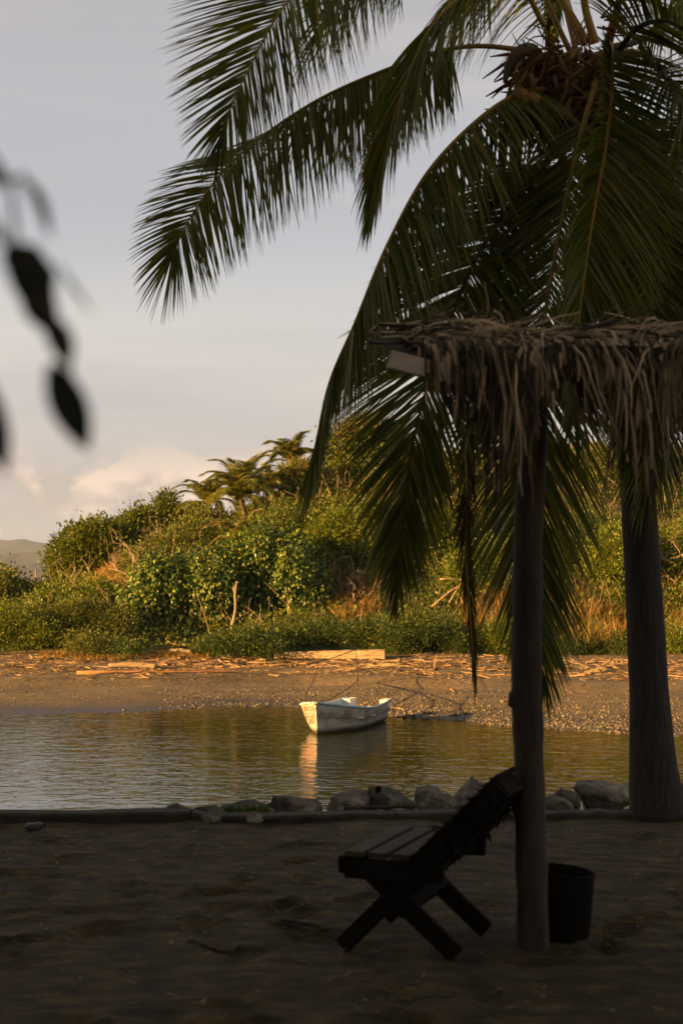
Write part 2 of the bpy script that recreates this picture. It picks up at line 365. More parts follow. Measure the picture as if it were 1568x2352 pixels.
M['seam'] = surf_mat('hull_seam', (.10, .085, .06), (.20, .17, .13), 8, .7, 0)

# ------------------------------------------------------------------ setting: near ground, water, beach, hill, mountains
def interp_pts(pts):
    xs = [p[0] for p in pts]; ys = [p[1] for p in pts]
    return lambda x: np.interp(x, xs, ys)
def near_ground():
    xs = np.unique(np.r_[np.linspace(-60, -4, 30), np.arange(-4, 4.6, .05), np.linspace(4.6, 60, 30)])
    ys = np.unique(np.r_[np.linspace(-45, 2.4, 25), np.arange(2.4, 9.3, .05), np.linspace(9.3, 10.3, 8)])
    X, Y = np.meshgrid(xs, ys)
    rng = np.random.default_rng(3)
    Z = np.zeros_like(X)
    for i in range(X.shape[0]):
        for j in range(X.shape[1]):
            if 2.3 < Y[i, j] < 9.6 and abs(X[i, j]) < 4.6:
                p = Vector((X[i, j], Y[i, j], 0))
                Z[i, j] = .022 * noise.noise(p * 1.3) + .014 * noise.noise(p * 4.1 + Vector((5, 1, 0))) + .007 * noise.noise(p * 10)
    for k in range(170):                                    # footprints and scuffs
        cx, cy_ = rng.uniform(-2.6, 3), rng.uniform(3.2, 9); a = rng.uniform(0, 3.14); d = rng.uniform(.014, .04)
        u = (X - cx) * math.cos(a) + (Y - cy_) * math.sin(a); v = -(X - cx) * math.sin(a) + (Y - cy_) * math.cos(a)
        q = (u / .14) ** 2 + (v / .06) ** 2
        Z += np.where(q < 6, -d * np.exp(-q) + d * .45 * np.exp(-(q - 2.2) ** 2), 0)
    # the bank falls away to the water past the kerb (kerb line runs slightly aslant)
    edge = 9.42 + .075 * (X + 2.2)
    n0 = X.shape[1]
    V = np.stack([X, np.minimum(Y, edge + .12), Z], -1)
    extra = []
    for dy, z in ((.35, -.35), (1.6, -1.6), (3.2, -3.2), (4.5, -4.2)):
        extra.append(np.stack([xs, 9.42 + .075 * (xs + 2.2) + dy, np.full_like(xs, z)], -1))
    V = np.concatenate([V, np.array(extra)], 0); h = V.shape[0]
    idx = np.arange(h * n0).reshape(h, n0)
    Fq = np.stack([idx[:-1, :-1], idx[:-1, 1:], idx[1:, 1:], idx[1:, :-1]], -1).reshape(-1, 4)
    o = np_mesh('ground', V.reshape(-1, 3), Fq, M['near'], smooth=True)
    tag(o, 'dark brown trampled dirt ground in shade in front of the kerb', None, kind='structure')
near_ground()

shore_px = [(-900, 1634), (0, 1641), (300, 1637), (532, 1621), (680, 1624), (891, 1645), (1017, 1652), (1167, 1667), (1443, 1685), (1800, 1700)]
SH = [G(a, b, ZW) for a, b in shore_px]
shore = interp_pts([(-60, SH[0].y)] + [(p.x, p.y) for p in SH] + [(60, SH[-1].y - 1)])
YF = 60.0                      # foot of the vegetation
ridge = interp_pts([(-60, -1.4), (-30, -1.2), (-21, -.3), (-17.5, .6), (-15, 1.8), (-12.5, 3.1), (-10, 3.9), (-6, 5.0), (0, 6.9), (6, 8.6), (14, 9.2), (40, 8.4), (60, 8)])
def fnoise(x, y, s, seed=0.0):
    return np.array([noise.noise(Vector((a * s, b * s, seed))) for a, b in zip(np.ravel(x), np.ravel(y))]).reshape(np.shape(x))
def ground_z(x, y, rough=True):
    """height of the far shore at x, y (arrays)"""
    x = np.asarray(x, float); y = np.asarray(y, float)
    ys = shore(x); t = (y - ys) / (YF - ys)
    z = np.interp(t, [-1.2, -.25, 0, .12, .33, .45, .52, .75, 1.0], [-1.6, -.35, 0, .10, .26, .34, .60, .80, 1.05]) + ZW
    zf = ZW + 1.05
    s = np.clip((y - YF) / 25, 0, 1)
    zh = zf + (ridge(x) - zf) * (s * s * (3 - 2 * s) * .55 + s * .45)
    z = np.where(y > YF, zh, z)
    back = np.clip((y - 92) / 60, 0, 1); z = np.where(y > 92, z + (-2.0 - z) * sstep(back), z)
    if rough:
        n = fnoise(x, y, .35) * .10 + fnoise(x, y, 1.1, 3.) * .04
        amp = np.where(y > YF, 2.2, np.clip(t * 1.4, .05, 1))
        z = z + n * amp
    return z
def gz(x, y): return float(ground_z(np.array([x]), np.array([y]))[0])
def far_shore():
    xs = np.unique(np.r_[np.linspace(-60, -20, 34), np.arange(-20, 18, .16), np.linspace(18, 60, 34)])
    ys = np.unique(np.r_[np.linspace(30, 37, 6), np.arange(37, YF + .01, .16)])
    X, Y = np.meshgrid(xs, ys); Z = ground_z(X, Y)
    V = np.stack([X, Y, Z], -1).reshape(-1, 3); idx = np.arange(X.size).reshape(X.shape)
    Fq = np.stack([idx[:-1, :-1], idx[:-1, 1:], idx[1:, 1:], idx[1:, :-1]], -1).reshape(-1, 4)
    tag(np_mesh('beach', V, Fq, M['beach'], smooth=True), 'brown sand and pebble beach across the lagoon', None, kind='structure')
    xs = np.linspace(-60, 60, 170); ys = np.unique(np.r_[np.arange(YF, 95, .6), np.linspace(95, 160, 16)])
    X, Y = np.meshgrid(xs, ys); Z = ground_z(X, Y)
    V = np.stack([X, Y, Z], -1).reshape(-1, 3); idx = np.arange(X.size).reshape(X.shape)
    Fq = np.stack([idx[:-1, :-1], idx[:-1, 1:], idx[1:, 1:], idx[1:, :-1]], -1).reshape(-1, 4)
    tag(np_mesh('hill', V, Fq, M['hill'], smooth=True), 'overgrown hill rising to the right behind the beach', None, kind='structure')
far_shore()
def water():
    V = [(-60, 9.2, ZW), (60, 14, ZW), (60, 50, ZW), (-60, 50, ZW)]
    tag(np_mesh('water', V, [(0, 1, 2, 3)], M['water']), 'rippled olive green lagoon water between the two banks', None, kind='structure')
    V = [(-4500, 150, -2.0), (4500, 150, -2.0), (4500, 7800, -2.0), (-4500, 7800, -2.0)]
    tag(np_mesh('plain', V, [(0, 1, 2, 3)], M['hill']), 'low plain behind the hill', None, kind='structure')
    V = [(-300, -300, -4.4), (300, -300, -4.4), (300, 155, -4.4), (-300, 155, -4.4)]
    tag(np_mesh('seabed', V, [(0, 1, 2, 3)], M['near']), 'bed of the lagoon', None, kind='structure')
water()
def mountains():
    def ridge_mesh(name, label, Y, depth, xs, prof, amp, seed):
        rows = 26; V = []
        for i in range(rows):
            s = i / (rows - 1); y = Y + depth * (s - .5)
            for x in xs:
                h = prof(x) * (1 - abs(2 * s - 1) ** 1.5)
                p = Vector((x * .004, y * .004, seed))
                h += amp * (1 - abs(2 * s - 1)) * (noise.fractal(p, 1, 2, 5))
                V.append((x, y, -2.5 + max(0, h)))
        n = len(xs); idx = np.arange(rows * n).reshape(rows, n)
        Fq = np.stack([idx[:-1, :-1], idx[:-1, 1:], idx[1:, 1:], idx[1:, :-1]], -1).reshape(-1, 4)
        tag(np_mesh(name, V, Fq, M['mount'], smooth=True), label, None, kind='structure')
    f1 = interp_pts([(3 * a, 3 * b) for a, b in ((-1200, 30), (-500, 34), (-345, 28), (-320, 22), (-300, 25), (-275, 26), (-258, 29), (-240, 25), (-200, 17), (-130, 10), (400, 8))])
    ridge_mesh('mountains', 'nearer hazy green mountain ridge at the left horizon', 4050, 1500, np.linspace(-3600, 1500, 260), f1, 30, 1.0)
    f2 = interp_pts([(3 * a, 3 * b) for a, b in ((-1500, 60), (-620, 60), (-560, 66), (-500, 62), (-380, 50), (-250, 36), (600, 28))])
    ridge_mesh('mountains', 'farther pale blue mountain ridge at the left horizon', 6750, 1500, np.linspace(-4500, 2400, 260), f2, 26, 7.0)
mountains()

# ------------------------------------------------------------------ foliage builders
def leaves(pos, axis, normal, length, width, fold=.25):
    """kites of four vertices, two triangles, folded along the midrib"""
    axis = nrm(axis); side = nrm(np.cross(axis, normal)); nn = np.cross(side, axis)
    L = length[:, None]; W = width[:, None]
    v0 = pos; v2 = pos + axis * L
    m = pos + axis * L * .42 - nn * W * fold
    V = np.stack([v0, m + side * W * .5, v2, m - side * W * .5], 1)
    n = len(pos); b = np.arange(n)[:, None] * 4
    Fq = np.concatenate([b + np.array([[0, 1, 2]]), b + np.array([[0, 2, 3]])], 1).reshape(-1, 3)
    return V.reshape(-1, 3), Fq
def crown_leaves(rng, lumps, ncl, per, ll, lw, clr, hang=.3, up=.3, inner=.25, low=-.5):
    lumps = [(np.array(c, float), np.array(r, float)) for c, r in lumps]
    wts = np.array([r[0] * r[2] + r[1] * r[2] for c, r in lumps]); wts /= wts.sum()
    which = rng.choice(len(lumps), ncl, p=wts)
    C = np.array([lumps[i][0] for i in which]); Rr = np.array([lumps[i][1] for i in which])
    d = nrm(rng.normal(size=(ncl, 3))); d[:, 2] = np.where(d[:, 2] < low, -d[:, 2], d[:, 2])
    lump_n = np.array([noise.noise(Vector(q)) + .5 * noise.noise(Vector(q) * 2.3) for q in (C * .7 + d * 2.0)])
    rr = (1 + .42 * lump_n + .28 * (rng.random(ncl) < .07) * rng.random(ncl)) * np.where(rng.random(ncl) < inner, rng.uniform(.35, .8, ncl), rng.uniform(.84, 1.08, ncl))
    cc = C + d * Rr * rr[:, None]
    pos = np.repeat(cc, per, 0); out = np.repeat(nrm(d / Rr), per, 0); n = len(pos)
    off = rng.normal(size=(n, 3)) * clr; pos = pos + off
    ax = out * .55 + nrm(off) * .6 + rng.normal(size=(n, 3)) * .35; ax[:, 2] += -hang
    no = out * .8 + rng.normal(size=(n, 3)) * .45; no[:, 2] += up
    s = rng.uniform(.65, 1.25, n)
    V, Fq = leaves(pos, ax, no, ll * s, lw * s)
    return V, Fq, cc
def limbs(mb, base, targets, r0, rng, k=5):
    for t in targets:
        b = Vector(base); t = Vector(t); m = b.lerp(t, .5) + Vector(rng.normal(size=3) * .12 * (t - b).length)
        pts = spline([b, m, t], 7); mb.tube([Vector(p) for p in pts], [r0 * (1 - .85 * i / 6) for i in range(7)], k, caps=False)
def px_lump(x0, x1, y0, y1, Y, dy=None):
    c = P((x0 + x1) / 2, (y0 + y1) / 2, Y); rx = (x1 - x0) / 2 * Y / F; rz = (y1 - y0) / 2 * Y / F
    return (tuple(c), (rx, dy or rx * .8, rz))
seed_ = [100]
def plant(name, label, cat, boxes, Y, leaf, ncl, per, ll, lw, clr, hang=.3, up=.3, trunk=True, nl=9, group=None, inner=.25, dy=None, top=None, r0=.1, low=-.5):
    """a tree or bush: boxes are its leafy masses"""
    seed_[0] += 1; rng = np.random.default_rng(seed_[0]); ncl = int(ncl * 1.5); ll *= .76; lw *= .76
    lumps = [px_lump(*b, Y + (rng.uniform(-.6, .6) if i else 0), dy) for i, b in enumerate(boxes)]
    c0 = lumps[0][0]; base = Vector((c0[0], c0[1], gz(c0[0], c0[1]) - .05))
    e = empty(name, base, label, cat, group)
    V, Fq, cc = crown_leaves(rng, lumps, ncl, per, ll, lw, clr, hang, up, inner, low)
    np_mesh('crown', V, Fq, M[leaf], e)
    if top:                                                 # blossoms or shoots at the sunny top
        z = cc[:, 2]; sel = cc[z > np.quantile(z, .8)]; sel = np.repeat(sel, 14, 0)
        n = len(sel); V, Fq = leaves(sel + rng.normal(size=(n, 3)) * clr * .8 + np.array([0, 0, .12]), rng.normal(size=(n, 3)) + [0, 0, .6], rng.normal(size=(n, 3)), np.full(n, ll * .5), np.full(n, lw * .55))
        np_mesh('blossom', V, Fq, M[top], e)
    if trunk:
        mb = MB(); fork = base.lerp(Vector(c0), .55)
        mb.tube([base, base.lerp(fork, .5) + Vector((rng.normal() * .1, 0, 0)), fork], [r0 * 1.3, r0, r0 * .8], 7, caps=False)
        tg = cc[rng.choice(len(cc), min(nl, len(cc)), replace=False)]
        limbs(mb, fork, tg, r0 * .55, rng)
        mb.build('trunk', M['bark'], e, smooth=True)
    return e

# ------------------------------------------------------------------ hillside trees and bushes
A = plant
G1 = 'trees along the ridge of the hill'
A('ridge_tree', 'dense dark green rounded tree at the left end of the ridge', 'tree', [(140, 280, 1225, 1350), (118, 200, 1262, 1350), (190, 300, 1208, 1310), (150, 280, 1270, 1370)], 82, 'dark_leaf', 1500, 12, .30, .17, .30, .0, .5, group=G1, r0=.12)
A('ridge_tree', 'dark green tree with upright shoots between the leftmost tree and the airy tree', 'tree', [(275, 365, 1195, 1290), (265, 330, 1205, 1300), (305, 350, 1175, 1250)], 85, 'dark_leaf', 620, 11, .30, .16, .28, .0, .5, group=G1)
A('ridge_tree', 'airy open crowned tree with sky between its branches left of the palms', 'tree', [(345, 420, 1160, 1225), (335, 385, 1185, 1250), (400, 440, 1175, 1235), (362, 405, 1140, 1185)], 88, 'dark_leaf', 330, 9, .30, .16, .26, .0, .5, group=G1, nl=22, inner=.1, r0=.1)
A('ridge_tree', 'tall broad tree with drooping leaves and cream blossom at its top', 'tree', [(745, 900, 985, 1150), (830, 960, 1000, 1180), (735, 850, 1060, 1200), (800, 890, 965, 1060), (880, 1010, 1090, 1230)], 88, 'dark_leaf', 1000, 13, .46, .20, .34, .55, .2, group=G1, nl=30, inner=.2, top='flower', r0=.16)
A('ridge_tree', 'olive leaved round tree below the palms and left of the blossoming tree', 'tree', [(640, 740, 1075, 1190), (690, 780, 1100, 1210), (590, 690, 1140, 1240)], 85, 'olive_leaf', 900, 11, .30, .14, .30, .3, .3, group=G1, nl=14, top='flower')
A('ridge_tree', 'dark tree standing behind the hanging fronds at the right', 'tree', [(1010, 1150, 1060, 1230), (1100, 1260, 1080, 1250), (960, 1080, 1130, 1260)], 88, 'dark_leaf', 900, 11, .36, .17, .34, .3, .3, group=G1)
A('ridge_tree', 'olive tree on the ridge between the thatch post and the palm trunk', 'tree', [(1290, 1420, 1075, 1230), (1240, 1340, 1090, 1260), (1370, 1470, 1080, 1240)], 84, 'olive_leaf', 1000, 11, .30, .14, .32, .2, .3, group=G1)
A('ridge_tree', 'olive tree on the ridge at the right edge beyond the palm trunk', 'tree', [(1490, 1640, 1090, 1280), (1560, 1720, 1080, 1300), (1440, 1540, 1120, 1290)], 83, 'olive_leaf', 900, 11, .30, .14, .32, .2, .3, group=G1)
G2 = 'broad leaved bushes at the foot of the hill'
bl = dict(leaf='big_leaf', per=15, ll=.25, lw=.19, clr=np.array([.11, .11, .30]), hang=1.2, up=.15, group=G2, inner=.15, dy=1.8, low=-.9)
A('broadleaf_bush', 'left low end of the dark broad leaved thicket behind the dry grass slope', 'bush', [(285, 400, 1310, 1480), (320, 420, 1290, 1430), (300, 380, 1370, 1490)], 66, ncl=520, **bl)
A('broadleaf_bush', 'middle mound of the dark broad leaved thicket left of the bare stem', 'bush', [(390, 530, 1285, 1490), (370, 460, 1290, 1420), (470, 560, 1265, 1400)], 66.5, ncl=760, **bl)
A('broadleaf_bush', 'tallest mound of the dark broad leaved thicket behind the bare stem', 'bush', [(530, 680, 1230, 1490), (560, 640, 1215, 1330), (500, 590, 1260, 1440)], 67.5, ncl=1000, **bl)
A('broadleaf_bush', 'right end of the dark broad leaved thicket beside the tan twigs', 'bush', [(640, 745, 1250, 1480), (620, 710, 1225, 1380), (680, 760, 1310, 1450)], 67, ncl=520, **bl)
G3 = 'bushes on the slope'
vb = dict(per=12, ll=.22, lw=.13, clr=.26, hang=.1, up=.4, group=G3, dy=1.8)
A('vine_bush', 'yellow green vine covered mound above the tan twigs', 'bush', [(710, 830, 1190, 1330), (760, 880, 1160, 1290), (690, 770, 1240, 1340)], 71, leaf='lime_leaf', ncl=900, **vb)
A('vine_bush', 'yellow green vine mound behind the large hanging frond', 'bush', [(850, 980, 1190, 1420), (930, 1070, 1170, 1400), (820, 920, 1260, 1430)], 72, leaf='lime_leaf', ncl=1100, **vb)
A('vine_bush', 'lime green bush left of the thatch post', 'bush', [(1020, 1120, 1270, 1420), (1080, 1190, 1250, 1400)], 68, leaf='lime_leaf', ncl=700, **vb)
A('vine_bush', 'dark green bush between the thatch post and the palm trunk', 'bush', [(1290, 1400, 1190, 1370), (1350, 1460, 1210, 1380), (1230, 1330, 1220, 1390)], 70, leaf='creeper_leaf', ncl=1000, **vb)
A('vine_bush', 'bright lime bush against the left side of the palm trunk', 'bush', [(1370, 1450, 1225, 1330), (1340, 1420, 1290, 1350)], 67, leaf='lime_leaf', ncl=420, **vb)
A('vine_bush', 'lime green bush at the right edge beyond the palm trunk', 'bush', [(1510, 1620, 1220, 1370), (1570, 1700, 1200, 1380)], 68, leaf='lime_leaf', ncl=650, **vb)
A('vine_bush', 'olive scrub bush behind the dry grass slope at the left', 'bush', [(280, 380, 1270, 1340), (330, 470, 1230, 1310), (400, 520, 1210, 1290)], 76, leaf='olive_leaf', ncl=800, **vb)
A('vine_bush', 'olive bushes filling the ridge under the trunks of the left palms', 'bush', [(420, 520, 1180, 1290), (480, 560, 1195, 1280), (540, 620, 1175, 1280), (390, 470, 1210, 1300)], 82, leaf='olive_leaf', ncl=1200, **vb)
A('vine_bush', 'olive bush in mid slope right of the low yellow palm', 'bush', [(600, 720, 1160, 1240), (690, 800, 1150, 1220), (560, 640, 1190, 1260)], 79, leaf='olive_leaf', ncl=420, **vb)
A('vine_bush', 'olive scrub mass at the far left below the ridge tree', 'bush', [(-60, 60, 1350, 1450), (20, 130, 1355, 1430), (-30, 40, 1320, 1400)], 72, leaf='olive_leaf', ncl=900, **vb)
A('vine_bush', 'green bush below the dry grass patch at the left', 'bush', [(110, 200, 1360, 1440), (180, 270, 1345, 1430), (60, 140, 1375, 1440)], 68, leaf='lime_leaf', ncl=560, **vb)
A('vine_bush', 'green bush between the tan twigs and the hanging frond', 'bush', [(750, 830, 1330, 1440), (810, 880, 1310, 1420)], 69.5, leaf='olive_leaf', ncl=460, **vb)
A('vine_bush', 'green bush just right of the thatch post behind the tall grass', 'bush', [(1240, 1330, 1330, 1450), (1290, 1390, 1350, 1450)], 68, leaf='lime_leaf', ncl=560, **vb)
A('vine_bush', 'olive bush low beside the left edge of the palm trunk', 'bush', [(1370, 1450, 1370, 1470)], 66, leaf='olive_leaf', ncl=330, **vb)
A('vine_bush', 'olive bush low beside the right edge of the palm trunk', 'bush', [(1500, 1600, 1360, 1460), (1580, 1680, 1370, 1470)], 66, leaf='olive_leaf', ncl=460, **vb)
A('vine_bush', 'dense green bush filling the slope between the palms and the thicket', 'bush', [(590, 690, 1185, 1270), (660, 760, 1175, 1260), (500, 600, 1215, 1280)], 76, leaf='dark_leaf', ncl=620, **vb)
G4 = 'low creepers along the top of the beach'
cb = dict(per=16, ll=.115, lw=.08, clr=.22, hang=.0, up=.6, group=G4, dy=1.2, trunk=False, low=-.2)
A('creeper_bush', 'low dark green creeper mound around the foot of the bare stem', 'bush', [(480, 560, 1468, 1518), (530, 600, 1452, 1515), (580, 650, 1472, 1515), (455, 500, 1482, 1512)], 59.5, leaf='creeper_leaf', ncl=620, **cb)
A('creeper_bush', 'long low green creeper strip behind the big squared log', 'bush', [(640, 720, 1452, 1500), (700, 800, 1436, 1500), (770, 860, 1448, 1500), (840, 900, 1430, 1498), (600, 660, 1456, 1495)], 62.5, leaf='creeper_leaf', ncl=1000, **cb)
A('creeper_bush', 'green creeper mass below the large hanging frond', 'bush', [(870, 950, 1440, 1520), (930, 1010, 1420, 1515), (1000, 1080, 1455, 1520)], 60.5, leaf='creeper_leaf', ncl=800, **cb)
A('creeper_bush', 'green creeper mound between the thatch post and the hanging dry frond', 'bush', [(1080, 1150, 1455, 1520), (1130, 1190, 1430, 1515)], 61, leaf='lime_leaf', ncl=340, **cb)
A('creeper_bush', 'dark creeper clump at the left foot of the palm trunk', 'bush', [(1250, 1330, 1478, 1525), (1310, 1400, 1490, 1520), (1390, 1450, 1468, 1520)], 60.5, leaf='creeper_leaf', ncl=420, **cb)
A('creeper_bush', 'bright creeper clump at the right edge under the tall grass', 'bush', [(1510, 1570, 1450, 1520), (1560, 1640, 1470, 1520)], 60.5, leaf='lime_leaf', ncl=340, **cb)
A('creeper_bush', 'bright green bush at the far left edge of the beach', 'bush', [(-40, 50, 1420, 1485), (20, 90, 1400, 1480), (60, 130, 1435, 1490), (-20, 30, 1395, 1450)], 61.5, leaf='lime_leaf', ncl=700, **cb)
A('creeper_bush', 'olive green bush right of the far left one', 'bush', [(100, 190, 1415, 1485), (160, 250, 1395, 1480), (230, 310, 1410, 1480), (130, 200, 1385, 1440)], 63, leaf='olive_leaf', ncl=900, **cb)
A('creeper_bush', 'low sparse green clump on the sand left of the small log', 'bush', [(150, 220, 1468, 1498), (200, 270, 1474, 1500)], 59.5, leaf='olive_leaf', ncl=150, **cb)
A('creeper_bush', 'tiny green tuft on the sand between the logs', 'bush', [(270, 330, 1488, 1508)], 58.6, leaf='creeper_leaf', ncl=60, **cb)

# scrub and grass that nobody could count
def scrub():
    rng = np.random.default_rng(77); n = 5200
    x = rng.uniform(-34, 34, n); y = rng.uniform(61, 91, n)
    keep = ~((x > -16) & (x < -10.5) & (y > 68) & (y < 80)); x, y = x[keep], y[keep]; n = len(x)
    z = ground_z(x, y); c = np.stack([x, y, z], 1); per = 34
    h = rng.uniform(.25, 1.0, n)
    pos = np.repeat(c, per, 0); m = len(pos)
    u = nrm(rng.normal(size=(m, 3))); u[:, 2] = np.abs(u[:, 2])
    rr = np.repeat(h, per)[:, None] * rng.uniform(.6, 1.0, (m, 1))
    pos = pos + u * rr * [1.1, 1.1, 1.0]
    s = rng.uniform(.7, 1.3, m)
    V, Fq = leaves(pos, u + rng.normal(size=(m, 3)) * .6, u + rng.normal(size=(m, 3)) * .5 + [0, 0, .3], .20 * s, .11 * s)
    k = len(Fq) // 2
    tag(np_mesh('hillside_scrub', V, Fq, M['olive_leaf']), 'olive and green scrub covering the whole hillside', 'scrub', kind='stuff')
scrub()
def blades(rng, x, y, h, w, lean=.35, wind=(.2, 0)):
    n = len(x); z = ground_z(x, y)
    b = np.stack([x, y, z - .02], 1); a = rng.uniform(0, 6.28, n); s = np.stack([np.cos(a), np.sin(a), np.zeros(n)], 1)
    d = np.stack([rng.normal(size=n) * lean + wind[0], rng.normal(size=n) * lean + wind[1], np.ones(n)], 1); d = nrm(d)
    hh = (h * rng.uniform(.5, 1.2, n))[:, None]
    mid = b + d * hh * .55; tip = b + d * hh * .9 + np.stack([d[:, 0], d[:, 1], -np.abs(rng.normal(size=n)) * .25], 1) * hh * .3
    V = np.stack([b - s * w, b + s * w, mid + s * w * .7, tip, mid - s * w * .7], 1).reshape(-1, 3)
    Fq = np.arange(n * 5).reshape(n, 5); return V, Fq
def grass(name, label, boxes, n, h, mat, w=.012, lean=.3, seed=5):
    rng = np.random.default_rng(seed); X = []; Y = []
    for (x0, x1, ya, yb) in boxes:
        k = n // len(boxes); yy = rng.uniform(ya, yb, k); X.append((rng.uniform(x0, x1, k) - 784) / F * yy); Y.append(yy)
    X, Y = np.concatenate(X), np.concatenate(Y)
    keep = (fnoise(X, Y, .5, seed * 1.7) + fnoise(X, Y, 1.6, seed * .3) * .6) > -.25
    X, Y = X[keep], Y[keep]
    V, Fq = blades(rng, X, Y, np.full(len(X), h), w, lean)
    tag(np_mesh(name, V, Fq, M[mat]), label, 'grass', kind='stuff')
grass('dry_grass', 'orange dry grass on the bare slope at the left of the hill', [(105, 200, 69, 74), (160, 290, 69, 79), (220, 300, 72, 80)], 15000, .5, 'dry_grass', .016, .35, 5)
grass('dry_grass', 'tawny dry grass on the upper slope around the palms', [(560, 860, 74, 86), (760, 1000, 74, 84)], 4500, .7, 'dry_grass', .014, .4, 6)
grass('dry_grass', 'tall orange grass at the top of the beach around the posts', [(1240, 1450, 60.3, 70), (1300, 1440, 60.3, 64), (1500, 1650, 60.3, 70), (1060, 1200, 60.8, 69)], 8000, 1.4, 'dry_grass', .011, .28, 8)
grass('dry_grass', 'tangled orange grass under the tan twigs', [(770, 860, 64, 69)], 2600, 1.1, 'dry_grass', .014, .6, 9)
grass('green_grass', 'green grass between the bushes on the slope', [(-20, 300, 61, 72), (640, 1100, 62, 74), (1200, 1600, 60.5, 72), (1240, 1600, 60.3, 66)], 34000, .9, 'green_grass', .014, .3, 10)
grass('dry_grass', 'sparse dry weeds along the debris line of the beach', [(90, 300, 57.5, 60), (280, 480, 58, 60)], 2600, .3, 'dry_grass', .012, .7, 11)

# bare shrubs
def bare_shrub(label, base, h, spread, rng, n=5, r=.05, name='bare_shrub', depth=4):
    e = empty(name, base, label, 'shrub', 'leafless shrubs on the slope'); mb = MB()
    def grow(p, d, l, rad, k):
        pts = [p]; q = Vector(p); dd = Vector(d)
        for i in range(4):
            dd = (dd + Vector(rng.normal(size=3) * .28)).normalized(); q = q + dd * l / 4; pts.append(q.copy())
        mb.tube(pts, [rad * (1 - .1 * i) for i in range(5)], 4 if k < 2 else 3, caps=False)
        if k < depth:
            for j in range(rng.integers(2, 4)):
                nd = (dd + Vector(rng.normal(size=3)) * .65 + Vector((0, 0, .1))).normalized()
                grow(pts[rng.integers(2, 5)], nd, l * rng.uniform(.55, .85), rad * .6, k + 1)
    for i in range(n):
        a = rng.uniform(0, 6.28)
        grow(Vector(base), Vector((math.cos(a) * spread, math.sin(a) * spread * .6, 1)).normalized(), h * rng.uniform(.35, .5), r, 0)
    mb.build('branches', M['bare_twig'], e, smooth=True)
rg = np.random.default_rng(4)
def stalks():
    rng = np.random.default_rng(41); mb = MB()
    for i in range(420):
        px = rng.uniform(-20, 1600); Y = rng.uniform(62, 86); x = (px - 784) / F * Y; p = Vector((x, Y, gz(x, Y))); h = rng.uniform(.7, 2.2); d = Vector((rng.normal() * .35, rng.normal() * .3, 1))
        q = p + d * h * .5 + Vector(rng.normal(size=3) * .1); r = p + d * h + Vector(rng.normal(size=3) * .2); w = rng.uniform(.010, .022)
        mb.tube([p, q, r], [w, w * .8, w * .4], 3, caps=False)
        for k in range(2): t = q.lerp(r, rng.random()); mb.tube([t, t + Vector(rng.normal(size=3) * .3) + Vector((0, 0, .2))], [w * .6, w * .3], 3, caps=False)
    tag(mb.build('dry_stalks', M['bare_twig']), 'thin bare stalks poking out of the scrub all over the hillside', 'stalks', kind='stuff')
stalks()
def ground_at(px, Y, dz=0): x = (px - 784) / F * Y; return Vector((x, Y, gz(x, Y) + dz))
bare_shrub('pale leafless shrub above the dry grass slope on the left', P(300, 1330, 71) , 2.6, .8, rg, 5, .05)
bare_shrub('small leafless shrub beside the airy ridge tree', P(375, 1260, 78), 1.8, .8, rg, 3, .035)
bare_shrub('tan leafless twiggy bush in the middle of the slope over orange grass', P(800, 1410, 67), 3.0, .9, rg, 7, .05)
bare_shrub('tan leafless twigs between the vine mound and the hanging frond', P(745, 1350, 68.5), 2.2, 1.0, rg, 5, .04)
bare_shrub('leafless twigs right of the palm trunk', P(1530, 1290, 67), 2.6, .9, rg, 5, .05)
bare_shrub('leafless twigs left of the palm trunk', P(1360, 1300, 68), 2.2, .9, rg, 4, .04)
bare_shrub('reddish leafless twigs under the blossoming tree', P(830, 1210, 80), 1.8, .9, rg, 4, .04)
def fallen():
    e = empty('fallen_branch', P(1040, 1375, 65), 'pale fallen branches crossing behind the hanging frond', 'branch'); mb = MB()
    for a, b, r in (((990, 1395), (1075, 1335), .06), ((1010, 1330), (1095, 1345), .05), ((1000, 1360), (1040, 1390), .05), ((1030, 1385), (1090, 1300), .04)):
        p, q = P(*a, 65), P(*b, 65.5); m = p.lerp(q, .5) + Vector((0, 0, .12))
        mb.tube([Vector(v) for v in spline([p, m, q], 7)], [r * (1 - .08 * i) for i in range(7)], 6)
    mb.build('branches', M['drift'], e, smooth=True)
fallen()
def dead_stem():
    e = empty('dead_tree', P(532, 1500, 60), 'bare pale dead stem standing in front of the broad leaved thicket', 'tree'); mb = MB()
    pts = spline([P(530, 1480, 60), P(533, 1440, 60), P(541, 1400, 60), P(540, 1365, 60), P(544, 1335, 60)], 14)
    mb.tube([Vector(p) for p in pts], [.085 - .0038 * i for i in range(14)], 7)
    mb.tube([P(540, 1368, 60), P(536, 1352, 60), P(538, 1345, 60)], [.04, .03, .015], 5)
    mb.tube([P(540, 1385, 60), P(546, 1376, 60)], [.035, .02], 5)
    mb.build('trunk', M['bare_twig'], e, smooth=True)
dead_stem()
def tripod():
    e = empty('post_frame', P(82, 1362, 74), 'slender wooden post frame standing on the scrub at the far left', 'posts')
    for a, b, r in (((84, 1308), (76, 1366), .05), ((83, 1312), (90, 1364), .05)):
        mb = MB(); mb.tube([P(*a, 74), P(*b, 74)], [r * .8, r], 7); mb.build('post', M['bare_twig'], e)
    mb = MB(); mb.tube([P(70, 1352, 74), P(69, 1366, 74)], .05, 7); mb.build('stump', M['bare_twig'], e)
tripod()
